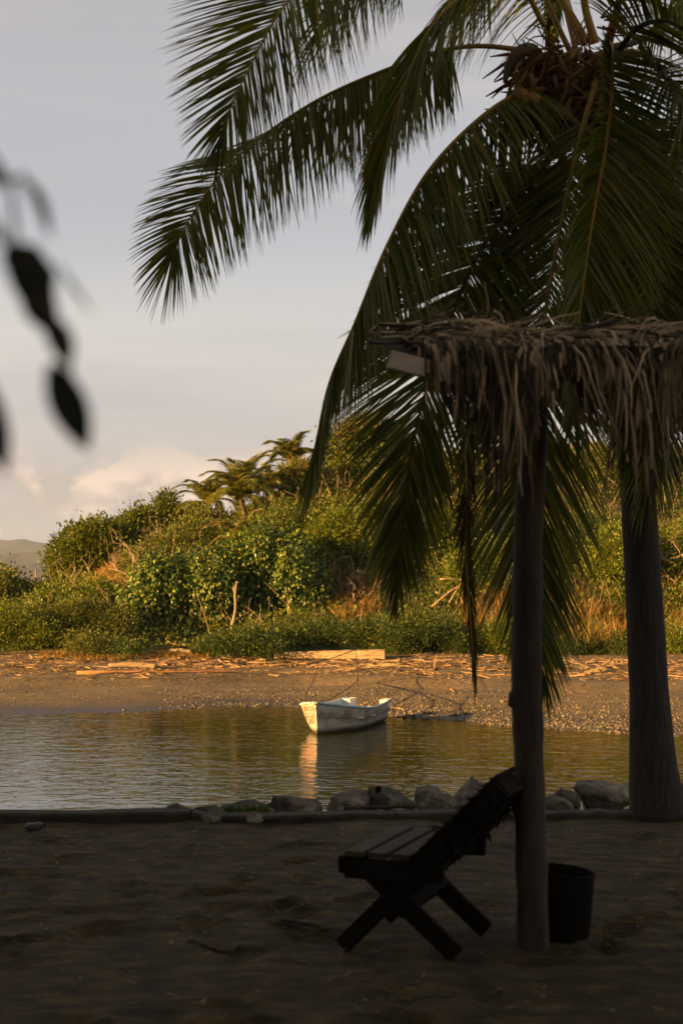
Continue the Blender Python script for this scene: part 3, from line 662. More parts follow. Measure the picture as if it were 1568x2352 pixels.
def far_house():
    a = P(-12, 1345, 128); b = P(9, 1345, 128); e = empty('house', a, 'small grey house at the far left behind the scrub', 'house')
    z0, z1 = -2.0, P(0, 1324, 128).z
    mb = MB(); mb.beam((a.x, 130, (z0 + z1) / 2), (b.x, 130, (z0 + z1) / 2), 4, z1 - z0); mb.build('wall', M['boat_white'], e)
    mb = MB(); v = [(a.x - .2, 127.8, z1), (b.x + .2, 127.8, z1), (b.x + .2, 132.2, z1), (a.x - .2, 132.2, z1), (a.x - .2, 130, z1 + .6), (b.x + .2, 130, z1 + .6)]
    mb.add(v, [(0, 1, 5, 4), (2, 3, 4, 5), (0, 4, 3), (1, 2, 5), (3, 2, 1, 0)]); mb.build('roof', M['concrete'], e)
    mb = MB(); xm = (a.x + b.x) / 2; mb.beam((xm - .15, 127.99, z1 - .5), (xm + .15, 127.99, z1 - .5), .04, .35); mb.build('window', M['bucket'], e)
far_house()

# ------------------------------------------------------------------ palms
def frond_geo(ctrl, sideA, sideB, n=85, Lmax=.72, w=.026, droop=1.0, rng=None, t0=.16, angA=62, angB=24, K=5, prof=None, miss=.03, lsides=(1, 1), wob=.18, foldz=.12, rows=None):
    """rachis points, and leaflet blades as (verts, quads). sideA/B: the +side direction at base and at tip"""
    pts = spline(ctrl, 60); T = nrm(np.gradient(pts, axis=0))
    V = []; Fq = []
    if rows is None: rows = [(np.array(sideA, float), np.array(sideB, float)), (-np.array(sideA, float), -np.array(sideB, float))]
    for (rA, rB), scale in zip(rows, lsides):
        if scale <= 0: continue
        for i in range(n):
            if rng.random() < miss: continue
            t = t0 + (1 - t0) * (i + rng.uniform(-.35, .35)) / n; t = min(max(t, t0), .998)
            f = t * 59; a = int(f); u = f - a; b = min(a + 1, 59)
            p = pts[a] * (1 - u) + pts[b] * u; tg = T[a] * (1 - u) + T[b] * u; tg /= np.linalg.norm(tg)
            q = (t - t0) / (1 - t0)
            S = np.array(rA, float) * (1 - q) + np.array(rB, float) * q
            S = S - tg * S.dot(tg); S /= max(np.linalg.norm(S), 1e-6)
            up = np.cross(S, tg); up /= np.linalg.norm(up); up = up if up[2] > 0 else -up
            ang = math.radians(angA + (angB - angA) * q ** 1.3) * (1 - .82 * max(0, (q - .90) / .10)) + rng.normal() * .045
            L = (prof(q) if prof else (.55 + .45 * math.sin(math.pi * min(.93, q * .88 + .12))) * (1 - .1 * q ** 2)) * Lmax * scale * rng.uniform(.9, 1.08)
            d = S * math.sin(ang) + tg * math.cos(ang) + up * foldz * math.cos(ang * .8)
            d = d + rng.normal(size=3) * .04; d /= np.linalg.norm(d)
            wd = tg + up * rng.normal() * .5 + rng.normal(size=3) * wob
            g = np.array([0, 0, -1.0]); pos = p.copy(); dd = d.copy(); st = L / K; base = len(V)
            kink = rng.uniform(.5, .8) if rng.random() < .25 else 9
            for k in range(K + 1):
                s = k / K
                wid = w * (.55 + .9 * min(1, s * 4)) * (1 - s) ** .75 if k < K else 0.0008
                W = wd - dd * wd.dot(dd); W /= max(np.linalg.norm(W), 1e-6)
                V.append(pos - W * wid * .5); V.append(pos + W * wid * .5)
                dd = dd + g * droop * (.18 + .5 * s) * (2.2 if s > kink else 1) * .5; dd /= np.linalg.norm(dd)
                pos = pos + dd * st
            for k in range(K): Fq.append((base + 2 * k, base + 2 * k + 1, base + 2 * k + 3, base + 2 * k + 2))
    return pts, np.array(V), np.array(Fq)
def add_frond(parent, ctrl, sideA, sideB, rng, mat='frond', rib='midrib', r=.022, label=None, **kw):
    if kw.get('K', 5) == 5: kw['n'] = int(kw.get('n', 85) * 1.35); kw['w'] = kw.get('w', .026) * .76
    pts, V, Fq = frond_geo(ctrl, sideA, sideB, rng=rng, **kw)
    o = np_mesh('frond', V, Fq, M[mat], parent)
    if label: o['label'] = label
    mb = MB(); n = len(pts); mb.tube([Vector(p) for p in pts], [r * (1.0 - .86 * (i / (n - 1)) ** .8) for i in range(n)], 7)
    me = mb.build('midrib', M[rib], None, smooth=True); me.parent = o; me.matrix_parent_inverse = o.matrix_world.inverted() if False else Matrix.Identity(4)
    me.matrix_parent_inverse = Matrix.Translation(Vector((0, 0, 0))) if parent is None else (Matrix.Translation(-Vector(parent.location)) @ Matrix.Translation(Vector(parent.location)))
    return o

def near_palm():
    rng = np.random.default_rng(21)
    base = P(1508, 1862, 9.75); base.z = 0
    e = empty('coconut_palm', base, 'tall coconut palm in the foreground with drooping fronds and a ringed grey trunk', 'palm tree')
    YC = 9.75
    tp = [P(1515, 1885, YC), P(1508, 1845, YC), P(1499, 1760, YC), P(1490, 1600, YC), P(1474, 1300, YC), P(1459, 1060, YC), P(1438, 800, YC), P(1412, 560, YC), P(1378, 340, YC), P(1352, 180, YC)]
    tr = [.215, .19, .162, .134, .124, .119, .115, .112, .11, .115]
    pts = spline(tp, 70); rr = np.interp(np.linspace(0, 1, 70), np.linspace(0, 1, 10), tr)
    dd = np.r_[0, np.cumsum(np.linalg.norm(np.diff(np.array(tp), axis=0), axis=1))]; rr = np.interp(np.linspace(0, dd[-1], 70), dd, tr)
    rr = rr * (1 + .006 * rng.normal(size=70))
    mb = MB(); mb.tube([Vector(p) for p in pts], list(rr), 20); mb.build('trunk', M['trunk'], e, smooth=True)
    C = lambda *a: [P(x, y, Y) for x, y, Y in a]
    toward = (0, -1, 0); right = (1, 0, 0); left = (-1, 0, 0)
    def fr(ctrl, sA, sB, **kw): return add_frond(e, C(*ctrl), sA, sB, rng, **kw)
    # far left frond leaving the top of the frame and falling back in
    fr([(1310, 120, 9.7), (1180, -120, 9.55), (980, -210, 9.35), (790, -130, 9.15), (655, 10, 9.0), (568, 165, 8.95), (515, 285, 8.95), (494, 350, 8.95)], left, left, n=210, Lmax=.92, droop=.16, angA=64, angB=26, w=.020, rows=[((-.75, .2, .1), (-.95, 0, .1)), ((.1, -.4, -.9), (.8, -.1, -.3))], lsides=(.95, 1.05), prof=lambda q: (.8 + .32 * math.sin(math.pi * min(1, q * 1.1))) * (1 - .62 * q ** 4))
    fr([(1330, 100, 9.9), (1230, -160, 10.2), (1060, -260, 10.5), (900, -180, 10.8), (800, -60, 11.0), (740, 60, 11.1)], left, left, n=150, Lmax=1.0, droop=.3, w=.019, rows=[((-.5, .5, -.5), (-.8, .3, 0)), ((.1, -.4, -.9), (.6, -.3, -.5))])
    # long frond sweeping left across the sky
    fr([(1290, 150, 9.65), (1190, 115, 9.6), (1060, 108, 9.6), (920, 148, 9.6), (720, 235, 9.6), (540, 365, 9.6), (440, 495, 9.6), (392, 600, 9.6)], left, left, n=215, Lmax=.86, droop=.22, t0=.24, angA=82, angB=40, w=.021, rows=[((-.1, .45, -.9), (-.9, .35, .3)), ((.05, -.45, -.9), (.75, -.1, -.45))], lsides=(.85, 1))
    # folded frond hanging in front of it
    fr([(1250, 60, 9.4), (1170, -70, 9.2), (1075, -20, 9.05), (985, 70, 9.0), (925, 210, 8.95), (885, 340, 8.95), (866, 440, 8.95)], left, left, n=140, Lmax=.76, droop=.7, angA=42, angB=9, w=.020, rows=[((-.4, .6, -.5), (-.3, .6, 0)), ((.5, -.5, -.6), (.4, -.6, 0))])
    # frond at the top whose leaflets rain down left of the heart
    fr([(1330, 90, 10.1), (1270, -70, 10.3), (1170, -110, 10.5), (1080, -60, 10.8), (1020, 30, 11.0)], left, left, n=80, Lmax=1.05, droop=.8, w=.014, miss=.3, angA=75, rows=[((-.3, .4, -.8), (-.5, .2, -.6)), ((.2, -.4, -.9), (.4, -.3, -.8))])
    # broad frond arching down left of the heart to the thatch
    fr([(1330, 240, 9.6), (1240, 205, 9.4), (1130, 250, 9.2), (990, 385, 9.05), (890, 560, 8.95), (815, 740, 8.9), (752, 890, 8.9), (716, 1075, 8.9)], right, right, n=215, Lmax=.98, droop=.3, t0=.12, angA=66, angB=10, w=.023, rows=[((.55, .45, -.6), (.3, .5, 0)), ((.8, -.5, -.35), (.5, -.4, 0))], prof=lambda q: (.8 + .25 * math.sin(math.pi * min(1, q * 1.2))) * (1 - .5 * q ** 2))
    # the long frond hanging behind the thatch and out below it
    fr([(1330, 290, 9.7), (1240, 390, 9.5), (1150, 500, 9.3), (1080, 620, 9.1), (1030, 745, 9.0), (985, 870, 8.9), (945, 1030, 8.85), (924, 1200, 8.85), (908, 1370, 8.85)], (.95, -.25, .1), (1, .1, 0), n=260, Lmax=.86, droop=.25, t0=.12, angA=56, angB=15, w=.026, rib='midrib_dark', prof=lambda q: (.62 + .4 * math.sin(math.pi * min(1, q * 1.0))) * (1 - .62 * q ** 4))
    # dead frond close to the trunk
    fr([(1320, 300, 9.8), (1270, 400, 9.75), (1205, 540, 9.7), (1160, 680, 9.65), (1130, 800, 9.6), (1112, 930, 9.55)], (.5, -.8, 0), (.6, -.7, 0), n=110, Lmax=.5, droop=.8, w=.016, angA=60, mat='frond_dead', rib='midrib', label='yellow brown dying frond', miss=.15)
    # frond falling straight down past the heart and behind the post
    fr([(1370, 180, 9.4), (1335, 300, 9.2), (1300, 450, 9.05), (1268, 620, 8.95), (1246, 760, 8.9), (1228, 960, 8.85), (1216, 1200, 8.85), (1230, 1420, 8.85), (1246, 1560, 8.85)], (.9, -.5, 0), (1, -.1, 0), n=250, Lmax=1.0, droop=.25, t0=.10, angA=48, angB=17, w=.025, prof=lambda q: (.6 + .42 * math.sin(math.pi * min(1, q))) * (1 - .5 * q ** 4))
    # frond towards the camera with yellow midrib
    fr([(1385, 130, 9.45), (1400, 105, 9.2), (1402, 200, 8.9), (1390, 330, 8.7), (1365, 470, 8.6), (1342, 620, 8.55), (1326, 760, 8.55), (1318, 930, 8.55)], (.98, -.1, .15), (1, 0, 0), n=210, Lmax=.82, droop=.45, t0=.12, angA=62, angB=20, w=.024, r=.028, rows=[((.98, -.1, .2), (1, 0, 0)), ((-.35, -.9, -.1), (-.6, -.8, 0))], lsides=(1, .72))
    # fronds on the right, many of them leaving the frame
    fr([(1400, 130, 9.5), (1460, 120, 9.2), (1540, 190, 8.9), (1620, 330, 8.7), (1680, 520, 8.6), (1700, 700, 8.6)], (-.5, -.7, .3), (-.9, -.3, 0), n=160, Lmax=.85, droop=.6, angA=62, w=.018)
    fr([(1390, 200, 9.8), (1450, 260, 10.0), (1510, 380, 10.2), (1545, 540, 10.3), (1560, 720, 10.3), (1560, 900, 10.3)], (-1, -.1, 0), (-1, 0, 0), n=200, Lmax=.95, droop=.35, angA=56, w=.025, rib='midrib_dark')
    fr([(1390, 240, 9.7), (1425, 330, 9.6), (1470, 460, 9.5), (1500, 620, 9.45), (1510, 790, 9.4), (1505, 960, 9.4), (1495, 1080, 9.4)], (-1, -.2, 0), (-1, 0, 0), n=200, Lmax=.85, droop=.35, angA=52, w=.025, rib='midrib_dark')
    fr([(1410, 170, 9.9), (1490, 180, 10.2), (1590, 260, 10.4), (1680, 420, 10.5), (1720, 640, 10.5)], (-.3, -.9, .2), (-.8, -.4, 0), n=150, Lmax=.95, droop=.7, w=.019)
    fr([(1400, 110, 9.9), (1470, 90, 10.0), (1560, 25, 10.2), (1680, 10, 10.4), (1800, 120, 10.6)], (0, -1, .1), (0, -1, 0), n=120, Lmax=.75, droop=.9, rib='midrib_dark', r=.03, w=.016)
    fr([(1410, 130, 9.3), (1470, 60, 8.9), (1560, 60, 8.5), (1660, 180, 8.2)], (-.2, -.8, .3), (-.6, -.6, 0), n=120, Lmax=.8, droop=.7, rib='midrib_dark', r=.025, w=.017)
    fr([(1400, 190, 10.3), (1452, 330, 10.6), (1458, 520, 10.8), (1432, 720, 10.9), (1402, 900, 10.9)], (1, 0, 0), (1, 0, 0), n=150, Lmax=.85, droop=.4, angA=56, w=.022, rib='midrib_dark')
    # fronds rising out of the top
    fr([(1345, 100, 9.7), (1300, 20, 9.7), (1240, -90, 9.7), (1150, -280, 9.7)], (-.5, -.8, .2), (-.8, -.3, .3), n=50, Lmax=.7, t0=.4, r=.04)
    fr([(1365, 100, 9.6), (1340, 0, 9.5), (1330, -150, 9.4), (1340, -350, 9.3)], (-.8, -.5, 0), (-.9, -.3, .1), n=50, Lmax=.7, t0=.4, r=.035)
    fr([(1320, 110, 10.2), (1290, 0, 10.4), (1268, -60, 10.5), (1264, 60, 10.7), (1262, 110, 10.75)], (.6, -.8, 0), (.6, -.8, 0), n=50, Lmax=.35, droop=1.8, angA=30, t0=.3)
    fr([(1395, 100, 9.3), (1430, -30, 9.0), (1480, -160, 8.7), (1560, -300, 8.4)], (.7, -.6, 0), (.8, -.4, 0), n=60, Lmax=.8, t0=.25, r=.035)
    # fine torn fronds showing sky behind the trunk
    fr([(1370, 260, 10.1), (1330, 350, 10.3), (1270, 470, 10.5), (1230, 620, 10.6), (1215, 760, 10.6)], (1, -.2, .2), (1, 0, 0), n=80, Lmax=.7, droop=.7, w=.010, miss=.25, rib='midrib_dark')
    # thin dry frond hanging beside the thatch
    fr([(1130, 700, 9.3), (1100, 830, 9.0), (1086, 960, 8.9), (1074, 1120, 8.85), (1070, 1280, 8.85), (1080, 1420, 8.85), (1088, 1535, 8.85)], (.8, -.6, 0), (.8, -.6, 0), n=90, Lmax=.42, droop=1.0, t0=.02, angA=20, angB=7, w=.018, mat='frond_dead', label='dry folded brown frond')
    # heart: fibre, spathe, flower stalks, coconuts
    mb = MB()
    for i in range(420):
        a = P(rng.uniform(1195, 1400), rng.uniform(110, 290), YC + rng.uniform(-.45, .2)); d = Vector((rng.normal() * .6 - .4, rng.normal() * .5, -.5 + rng.normal() * .5)).normalized()
        l = rng.uniform(.12, .34); mb.tube([a, a + d * l * .5 + Vector((0, 0, -.02)), a + d * l + Vector((0, 0, -.07))], [.018, .014, .004], 5)
    for i in range(9):
        c = P(rng.uniform(1250, 1385), rng.uniform(140, 290), YC + rng.uniform(-.12, .12)); mb.tube([c + Vector((0, 0, .14)), c + Vector((.02, 0, .06)), c, c - Vector((.02, 0, .12))], [.02, .085, .1, .03], 9)
    mb.build('fibre', M['fibre'], e, smooth=True)
    mb = MB(); pts = spline([P(1235, 108, 9.35), P(1196, 118, 9.35), P(1170, 150, 9.35), P(1158, 190, 9.35)], 14)
    mb.tube([Vector(p) for p in pts], [.012 + .036 * math.sin(math.pi * (i / 13) ** .7) for i in range(14)], 9); mb.build('spathe', M['spathe'], e, smooth=True)
    def stalk(p, d, n, l):
        mb = MB(); q = Vector(p)
        for i in range(n):
            dd = (Vector(d) + Vector(rng.normal(size=3) * .35)).normalized(); s = q + Vector(rng.normal(size=3) * .04); pts = [s]
            for k in range(6): dd = (dd + Vector(rng.normal(size=3) * .22) + Vector((0, 0, -.05))).normalized(); s = s + dd * l * rng.uniform(.7, 1.1) / 6; pts.append(s.copy())
            mb.tube(pts, [.008, .007, .006, .005, .005, .004, .002], 5)
        return mb
    stalk(P(1285, 110, 9.3), (-1, 0, .35), 9, .34).build('flower_stalk', M['stalk'], e, smooth=True)
    stalk(P(1240, 130, 9.3), (-.8, -.2, -.6), 9, .26).build('flower_stalk', M['stalk'], e, smooth=True)
    stalk(P(1400, 60, 9.2), (1, -.2, .25), 14, .42).build('flower_stalk', M['stalk'], e, smooth=True)
    stalk(P(1330, 60, 9.2), (-.2, -.3, -.8), 12, .26).build('flower_stalk', M['stalk'], e, smooth=True)
    for (px, py, Y, r) in ((1196, 222, 9.25, .055), (1225, 240, 9.2, .07), (1256, 215, 9.5, .06), (1240, 262, 9.45, .07), (1275, 255, 9.5, .07)):
        bm = bmesh.new(); bmesh.ops.create_icosphere(bm, subdivisions=3, radius=r)
        for v in bm.verts: v.co.z *= 1.22; v.co += v.co.normalized() * .006 * noise.noise(v.co * 18)
        me = bpy.data.meshes.new('coconut'); bm.to_mesh(me); bm.free(); me.polygons.foreach_set('use_smooth', np.ones(len(me.polygons), bool)); me.materials.append(M['coconut'])
        o = bpy.data.objects.new('coconut', me); COL.objects.link(o); o.parent = e
        o.location = P(px, py, Y) - base; o.rotation_euler = (rng.normal() * .4, rng.normal() * .4, 0)
near_palm()

def far_palm(label, px, py, Y, size, nf, rng, gold=2, basepx=None):
    c = P(px, py, Y); bx = basepx or px; b = Vector(((bx - 784) / F * Y, Y, 0)); b.z = gz(b.x, b.y) - .2
    e = empty('coconut_palm', b, label, 'palm tree', 'coconut palms on the hill')
    mb = MB(); pts = spline([b, b.lerp(c, .5) + Vector((.15, 0, 0)), c], 12); mb.tube([Vector(p) for p in pts], [.20 - .006 * i for i in range(12)], 9); mb.build('trunk', M['bark'], e, smooth=True)
    for i in range(nf):
        a = 6.283 * i / nf + rng.uniform(-.2, .2); el = rng.uniform(.3, 1.2) if i % 3 else rng.uniform(1.0, 1.45)
        L = size * rng.uniform(.85, 1.1); h = np.array([math.cos(a), math.sin(a), 0]); p = np.array(c)
        ctrl = [p]; d = h * math.cos(el) + np.array([0, 0, math.sin(el)])
        for k in range(6):
            p = p + d * L / 6; ctrl.append(p.copy()); d = d + np.array([0, 0, -.17 - .075 * k]) + np.array([.10, 0, 0]) * 0; d /= np.linalg.norm(d)
        S = np.cross(h, [0, 0, 1.0])
        m = 'frond_gold' if i < gold else 'frond_far'
        add_frond(e, ctrl, S, S, rng, mat=m, rib='midrib', r=.04, n=80, Lmax=size * .30, w=.042, droop=1.2, K=3, angA=60, angB=22, t0=.12, miss=.02)
rp = np.random.default_rng(8)
far_palm('largest coconut palm in the middle of the ridge with golden fronds', 553, 1146, 80, 2.9, 26, rp, 4, 560)
far_palm('half hidden coconut palm left of the largest palm', 476, 1158, 84, 2.3, 22, rp, 2)
far_palm('windswept coconut palm rising above the ridge beside the blossoming tree', 668, 1062, 88, 2.3, 20, rp, 3, 662)
far_palm('young low palm with yellow fronds below the largest palm', 556, 1246, 72, 2.1, 10, rp, 7)
far_palm('yellow palm between the windswept palm and the blossoming tree', 622, 1125, 84, 2.0, 16, rp, 8)

# ------------------------------------------------------------------ beach: logs, litter, pebbles
def log(label, a, b, r, name='driftwood_log', square=False, mat='drift', bend=0, taper=.9, k=12):
    a, b = Vector(a), Vector(b); e = empty(name, a.lerp(b, .5), label, 'log', 'driftwood logs on the beach'); rng = np.random.default_rng(int(abs(a.x * 100)))
    mb = MB()
    if square:
        n = 24; t = (b - a).normalized(); side = t.cross(Vector((0, 0, 1))).normalized(); up = side.cross(t)
        vs = []; fs = []
        prof = [(-1, -1), (-.4, -1.02), (.4, -1), (1, -.95), (1.03, 0), (1, .9), (.4, 1.0), (-.4, 1.02), (-1, .95), (-1.02, 0)]; kk = len(prof)
        for i in range(n):
            p = a.lerp(b, i / (n - 1)); s = 1 - (1 - taper) * (1 - i / (n - 1))
            for j, (u, w) in enumerate(prof):
                q = p + side * u * r * s + up * w * r * s; q += (side * u + up * w) * .035 * noise.noise(q * 2.3); vs.append(q)
        for i in range(n - 1):
            for j in range(kk): fs.append((i * kk + j, i * kk + (j + 1) % kk, (i + 1) * kk + (j + 1) % kk, (i + 1) * kk + j))
        fs.append(tuple(range(kk - 1, -1, -1))); fs.append(tuple((n - 1) * kk + j for j in range(kk))); mb.add(vs, fs)
    else:
        m = a.lerp(b, .5) + Vector((0, 0, bend)); pts = spline([a, m, b], 16)
        mb.tube([Vector(p) for p in pts], [r * (taper + (1 - taper) * i / 15) * (1 + .12 * rng.normal() * .5) for i in range(16)], k)
    mb.build('wood', M[mat], e, smooth=not square); return e
def bp(px, py, lift=0):
    """point on the beach seen at this pixel"""
    d = ray(px, py); lo, hi = 36.0, 75.0
    for _ in range(40):
        m = (lo + hi) / 2; q = Vector((0, 0, EYE)) + d * (m / d.y)
        if q.z > gz(q.x, q.y): lo = m
        else: hi = m
    q = Vector((0, 0, EYE)) + d * (lo / d.y); q.z = gz(q.x, q.y) + lift; return q
log('big squared pale driftwood log lying behind the boat', bp(630, 1512, .13), bp(884, 1514, .2), .2, square=True, taper=.62)
log('smooth pale driftwood log in the middle of the left beach', bp(250, 1533, .07), bp(360, 1537, .09), .115, bend=.06, taper=.75)
log('short weathered log half hidden by weeds left of the creeper mound', bp(393, 1501, .08), bp(440, 1505, .08), .13, bend=.05)
log('thin grey log under the broad leaved thicket', bp(395, 1482, .05), bp(468, 1486, .06), .07)
log('knotty bleached stump at the far left among the weeds', bp(118, 1474, .15), bp(138, 1466, .25), .10)
def fallen_frond():
    a, b = bp(176, 1549, .05), bp(525, 1545, .05); e = empty('fallen_frond', a, 'orange dried palm frond lying flat on the sand below the smooth log', 'palm frond')
    mb = MB(); rng = np.random.default_rng(2); pts = [a, a.lerp(b, .3), a.lerp(b, .6), b]
    pts = [a, a.lerp(b, .25) + Vector((0, .1, .03)), a.lerp(b, .6) + Vector((0, -.05, .01)), b]; mb.tube(pts, [.09, .05, .03, .012], 7); mb.build('stem', M['reed'], e, smooth=True)
    mb = MB()
    for i in range(70):
        p = a.lerp(b, rng.uniform(.3, .98)); q = p + Vector((rng.uniform(.3, .9), rng.uniform(-.15, .45), rng.uniform(-.02, .12))); mb.beam(p, q, .03, .008)
    mb.build('leaflets', M['reed'], e)
fallen_frond()
def litter():
    rng = np.random.default_rng(31); mb = MB()
    n = 9000
    for i in range(n):
        px = rng.uniform(-60, 1640)
        x = (px - 784) / F * 56; ys = float(shore(np.array([x]))[0])
        t = rng.normal(.78, .13)
        if px > 650: t = rng.normal(.76, .12)
        if t < .5 and rng.random() < .8: continue
        y = ys + (YF - ys) * min(t, 1.02); x = (px - 784) / F * y
        if noise.noise(Vector((x * .6, y * 1.2, 4))) < -.15: continue
        z = gz(x, y); l = rng.uniform(.06, .32) if rng.random() < .93 else rng.uniform(.4, 1.3); a = rng.normal(0, .8); r = rng.uniform(.0035, .010) * (1 + 1.2 * (l > .4))
        d = Vector((math.cos(a), math.sin(a), rng.normal() * .12)); p = Vector((x, y, z + r * .8 + rng.uniform(0, .02)))
        mb.beam(p - d * l / 2, p + d * l / 2, r * 2, r * 1.6)
    tag(mb.build('driftwood_litter', M['litter']), 'mat of driftwood sticks and chips along the top of the far beach', 'debris', kind='stuff')
    e = empty('stick_bundle', bp(850, 1534), 'bundle of long pale sticks on the beach in front of the big log', 'sticks'); mb = MB()
    for i in range(26):
        a = bp(rng.uniform(828, 870), rng.uniform(1526, 1536), rng.uniform(.02, .08)); b = a + Vector((rng.uniform(.4, 1.2), rng.uniform(-.5, .3), rng.uniform(-.02, .06))); mb.tube([a, a.lerp(b, .5) + Vector((0, 0, .03)), b], [.018, .015, .008], 5)
    mb.build('sticks', M['drift'], e)
    e = empty('upright_stick', bp(997, 1538), 'short pale stick standing upright in the debris right of the big log', 'stick'); mb = MB(); a = bp(997, 1538); mb.tube([a, a + Vector((.03, 0, .28)), a + Vector((.09, 0, .55))], [.03, .026, .02], 6); mb.build('wood', M['drift'], e)
    e = empty('driftwood_branch', bp(1380, 1540), 'pile of pale branches on the beach left of the palm trunk', 'branches'); mb = MB()
    for i in range(34):
        a = bp(rng.uniform(1300, 1440), rng.uniform(1522, 1548), .05); b = a + Vector((rng.normal() * .5, rng.normal() * .2, rng.uniform(-.02, .25))); mb.tube([a, a.lerp(b, .5) + Vector((0, 0, .05)), b], [.022, .018, .008], 5)
    mb.build('sticks', M['drift'], e)
litter()
def pebbles():
    rng = np.random.default_rng(12)
    bm = bmesh.new(); bmesh.ops.create_icosphere(bm, subdivisions=1, radius=1); v = np.array([x.co[:] for x in bm.verts]); f = np.array([[q.index for q in p.verts] for p in bm.faces]); bm.free()
    pos = []
    for i in range(17000):
        px = rng.uniform(-40, 1640)
        if i > 2200: px = rng.uniform(850, 1640) if rng.random() < .72 else 900 - 520 * rng.random() ** 1.8
        x = (px - 784) / F * 45; ys = float(shore(np.array([x]))[0]); t = abs(rng.normal(0, .2)) if i > 2200 else rng.uniform(0, 1)
        if t > .98: continue
        y = ys - .25 + (YF - ys) * t; pos.append(((px - 784) / F * y, y))
    pos = np.array(pos); z = ground_z(pos[:, 0], pos[:, 1]); n = len(pos)
    s = rng.lognormal(-4.2, .5, n); s = np.clip(s, .007, .075)
    sc = np.stack([s * rng.uniform(.8, 1.4, n), s * rng.uniform(.8, 1.3, n), s * rng.uniform(.45, .8, n)], 1)
    V = v[None] * sc[:, None] * (1 + .12 * rng.normal(size=(n, len(v), 1))) + np.concatenate([pos, (z + s * .25)[:, None]], 1)[:, None]
    Fq = (np.arange(n) * len(v))[:, None, None] + f[None]
    tag(np_mesh('pebbles', V.reshape(-1, 3), Fq.reshape(-1, 3), M['pebble'], smooth=True), 'pebbles strewn along the waterline of the far beach', 'pebbles', kind='stuff')
pebbles()

# ------------------------------------------------------------------ rocks, kerb, near ground bits
def rock(label, x0, x1, ytop, ybot, Y, mat='boulder', seed=0, sub=4, name='boulder', group='boulders behind the kerb', rough=.22, z0=None, cat='rock', dy=.8):
    c = P((x0 + x1) / 2, (ytop + ybot) / 2, Y); rx = (x1 - x0) / 2 * Y / F; rz = (ybot - ytop) / 2 * Y / F
    bm = bmesh.new(); bmesh.ops.create_icosphere(bm, subdivisions=sub, radius=1); o = Vector((seed * 3.7, seed * 1.3, 0))
    rng = np.random.default_rng(seed); planes = [(Vector(nrm(rng.normal(size=3))), rng.uniform(.5, .9)) for _ in range(13)]
    for v in bm.verts:
        p = v.co.copy()
        for nv, dd in planes:
            q = p.dot(nv)
            if q > dd: p -= nv * (q - dd) * .95
        p *= 1 + rough * noise.fractal(v.co * 1.3 + o, 1, 2, 4) * .8 + .05 * noise.fractal(v.co * 6 + o, 1, 2, 4)
        v.co = Vector((p.x * rx * 1.08, p.y * rx * dy * 1.1, p.z * rz * 1.16))
    me = bpy.data.meshes.new(name); bm.to_mesh(me); bm.free(); me.polygons.foreach_set('use_smooth', np.ones(len(me.polygons), bool)); me.materials.append(M[mat])
    ob = bpy.data.objects.new(name, me); COL.objects.link(ob); ob.location = c; return tag(ob, label, cat, group)
rock('flat topped brown boulder left of the reflection just behind the kerb', 605, 735, 1828, 1890, 10.3, 'boulder_dark', 1)
rock('wide low boulder with dark cleft right of the flat topped one', 752, 862, 1813, 1890, 10.5, 'boulder', 2)
rock('dark cleft boulder in the middle of the row', 835, 948, 1808, 1890, 10.6, 'boulder_dark', 3)
rock('rounded upright boulder left of the chair', 940, 1022, 1792, 1890, 10.7, 'boulder', 4)
rock('small low rock between the upright boulder and the pale one', 985, 1050, 1825, 1890, 10.4, 'boulder', 5)
rock('pale veined boulder behind the top of the chair', 1036, 1140, 1782, 1890, 10.7, 'boulder', 6)
rock('low dark rock just right of the thatch post', 1245, 1325, 1812, 1890, 10.7, 'boulder_dark', 7)
rock('big jagged grey boulder left of the palm trunk', 1315, 1455, 1785, 1890, 10.9, 'boulder', 8)
rock('low rubble stone at the left end of the boulder row', 505, 625, 1845, 1890, 10.1, 'boulder_dark', 9)
rock('small worn stone behind the kerb at the left end of the rubble', 440, 520, 1852, 1895, 9.9, 'boulder_dark', 10)
rock('large dark rock under the palm at the right edge', 1540, 1640, 1800, 1890, 11.2, 'boulder_dark', 12)
rock('small pale stone lying on the flat topped boulder', 690, 728, 1851, 1870, 9.75, 'boulder', 11, 3)
rock('brown brick shaped stone leaning on the front of the kerb', 463, 512, 1868, 1894, 9.2, 'boulder_dark', 14, 3, 'loose_stone', 'loose stones in front of the kerb', .1)
rock('tan brick shaped stone leaning on the kerb below the flat topped boulder', 565, 607, 1864, 1890, 9.3, 'boulder', 15, 3, 'loose_stone', 'loose stones in front of the kerb', .1)
rock('small pale pebble on the dirt in the middle left foreground', 375, 385, 2103, 2110, 6.7, 'boulder', 16, 2, 'loose_stone', 'loose stones in front of the kerb', .1)
rock('small pale pebble on the dirt below the kerb in front of the chair', 833, 843, 1925, 1931, 8.8, 'boulder', 17, 2, 'loose_stone', 'loose stones in front of the kerb', .1)
rock('small pale stone on the dirt right of the bucket', 1425, 1434, 1929, 1935, 8.8, 'boulder', 18, 2, 'loose_stone', 'loose stones in front of the kerb', .1)
rock('tiny pale stone at the bottom right of the dirt', 1395, 1412, 2317, 2323, 5.2, 'boulder', 19, 2, 'loose_stone', 'loose stones in front of the kerb', .1)
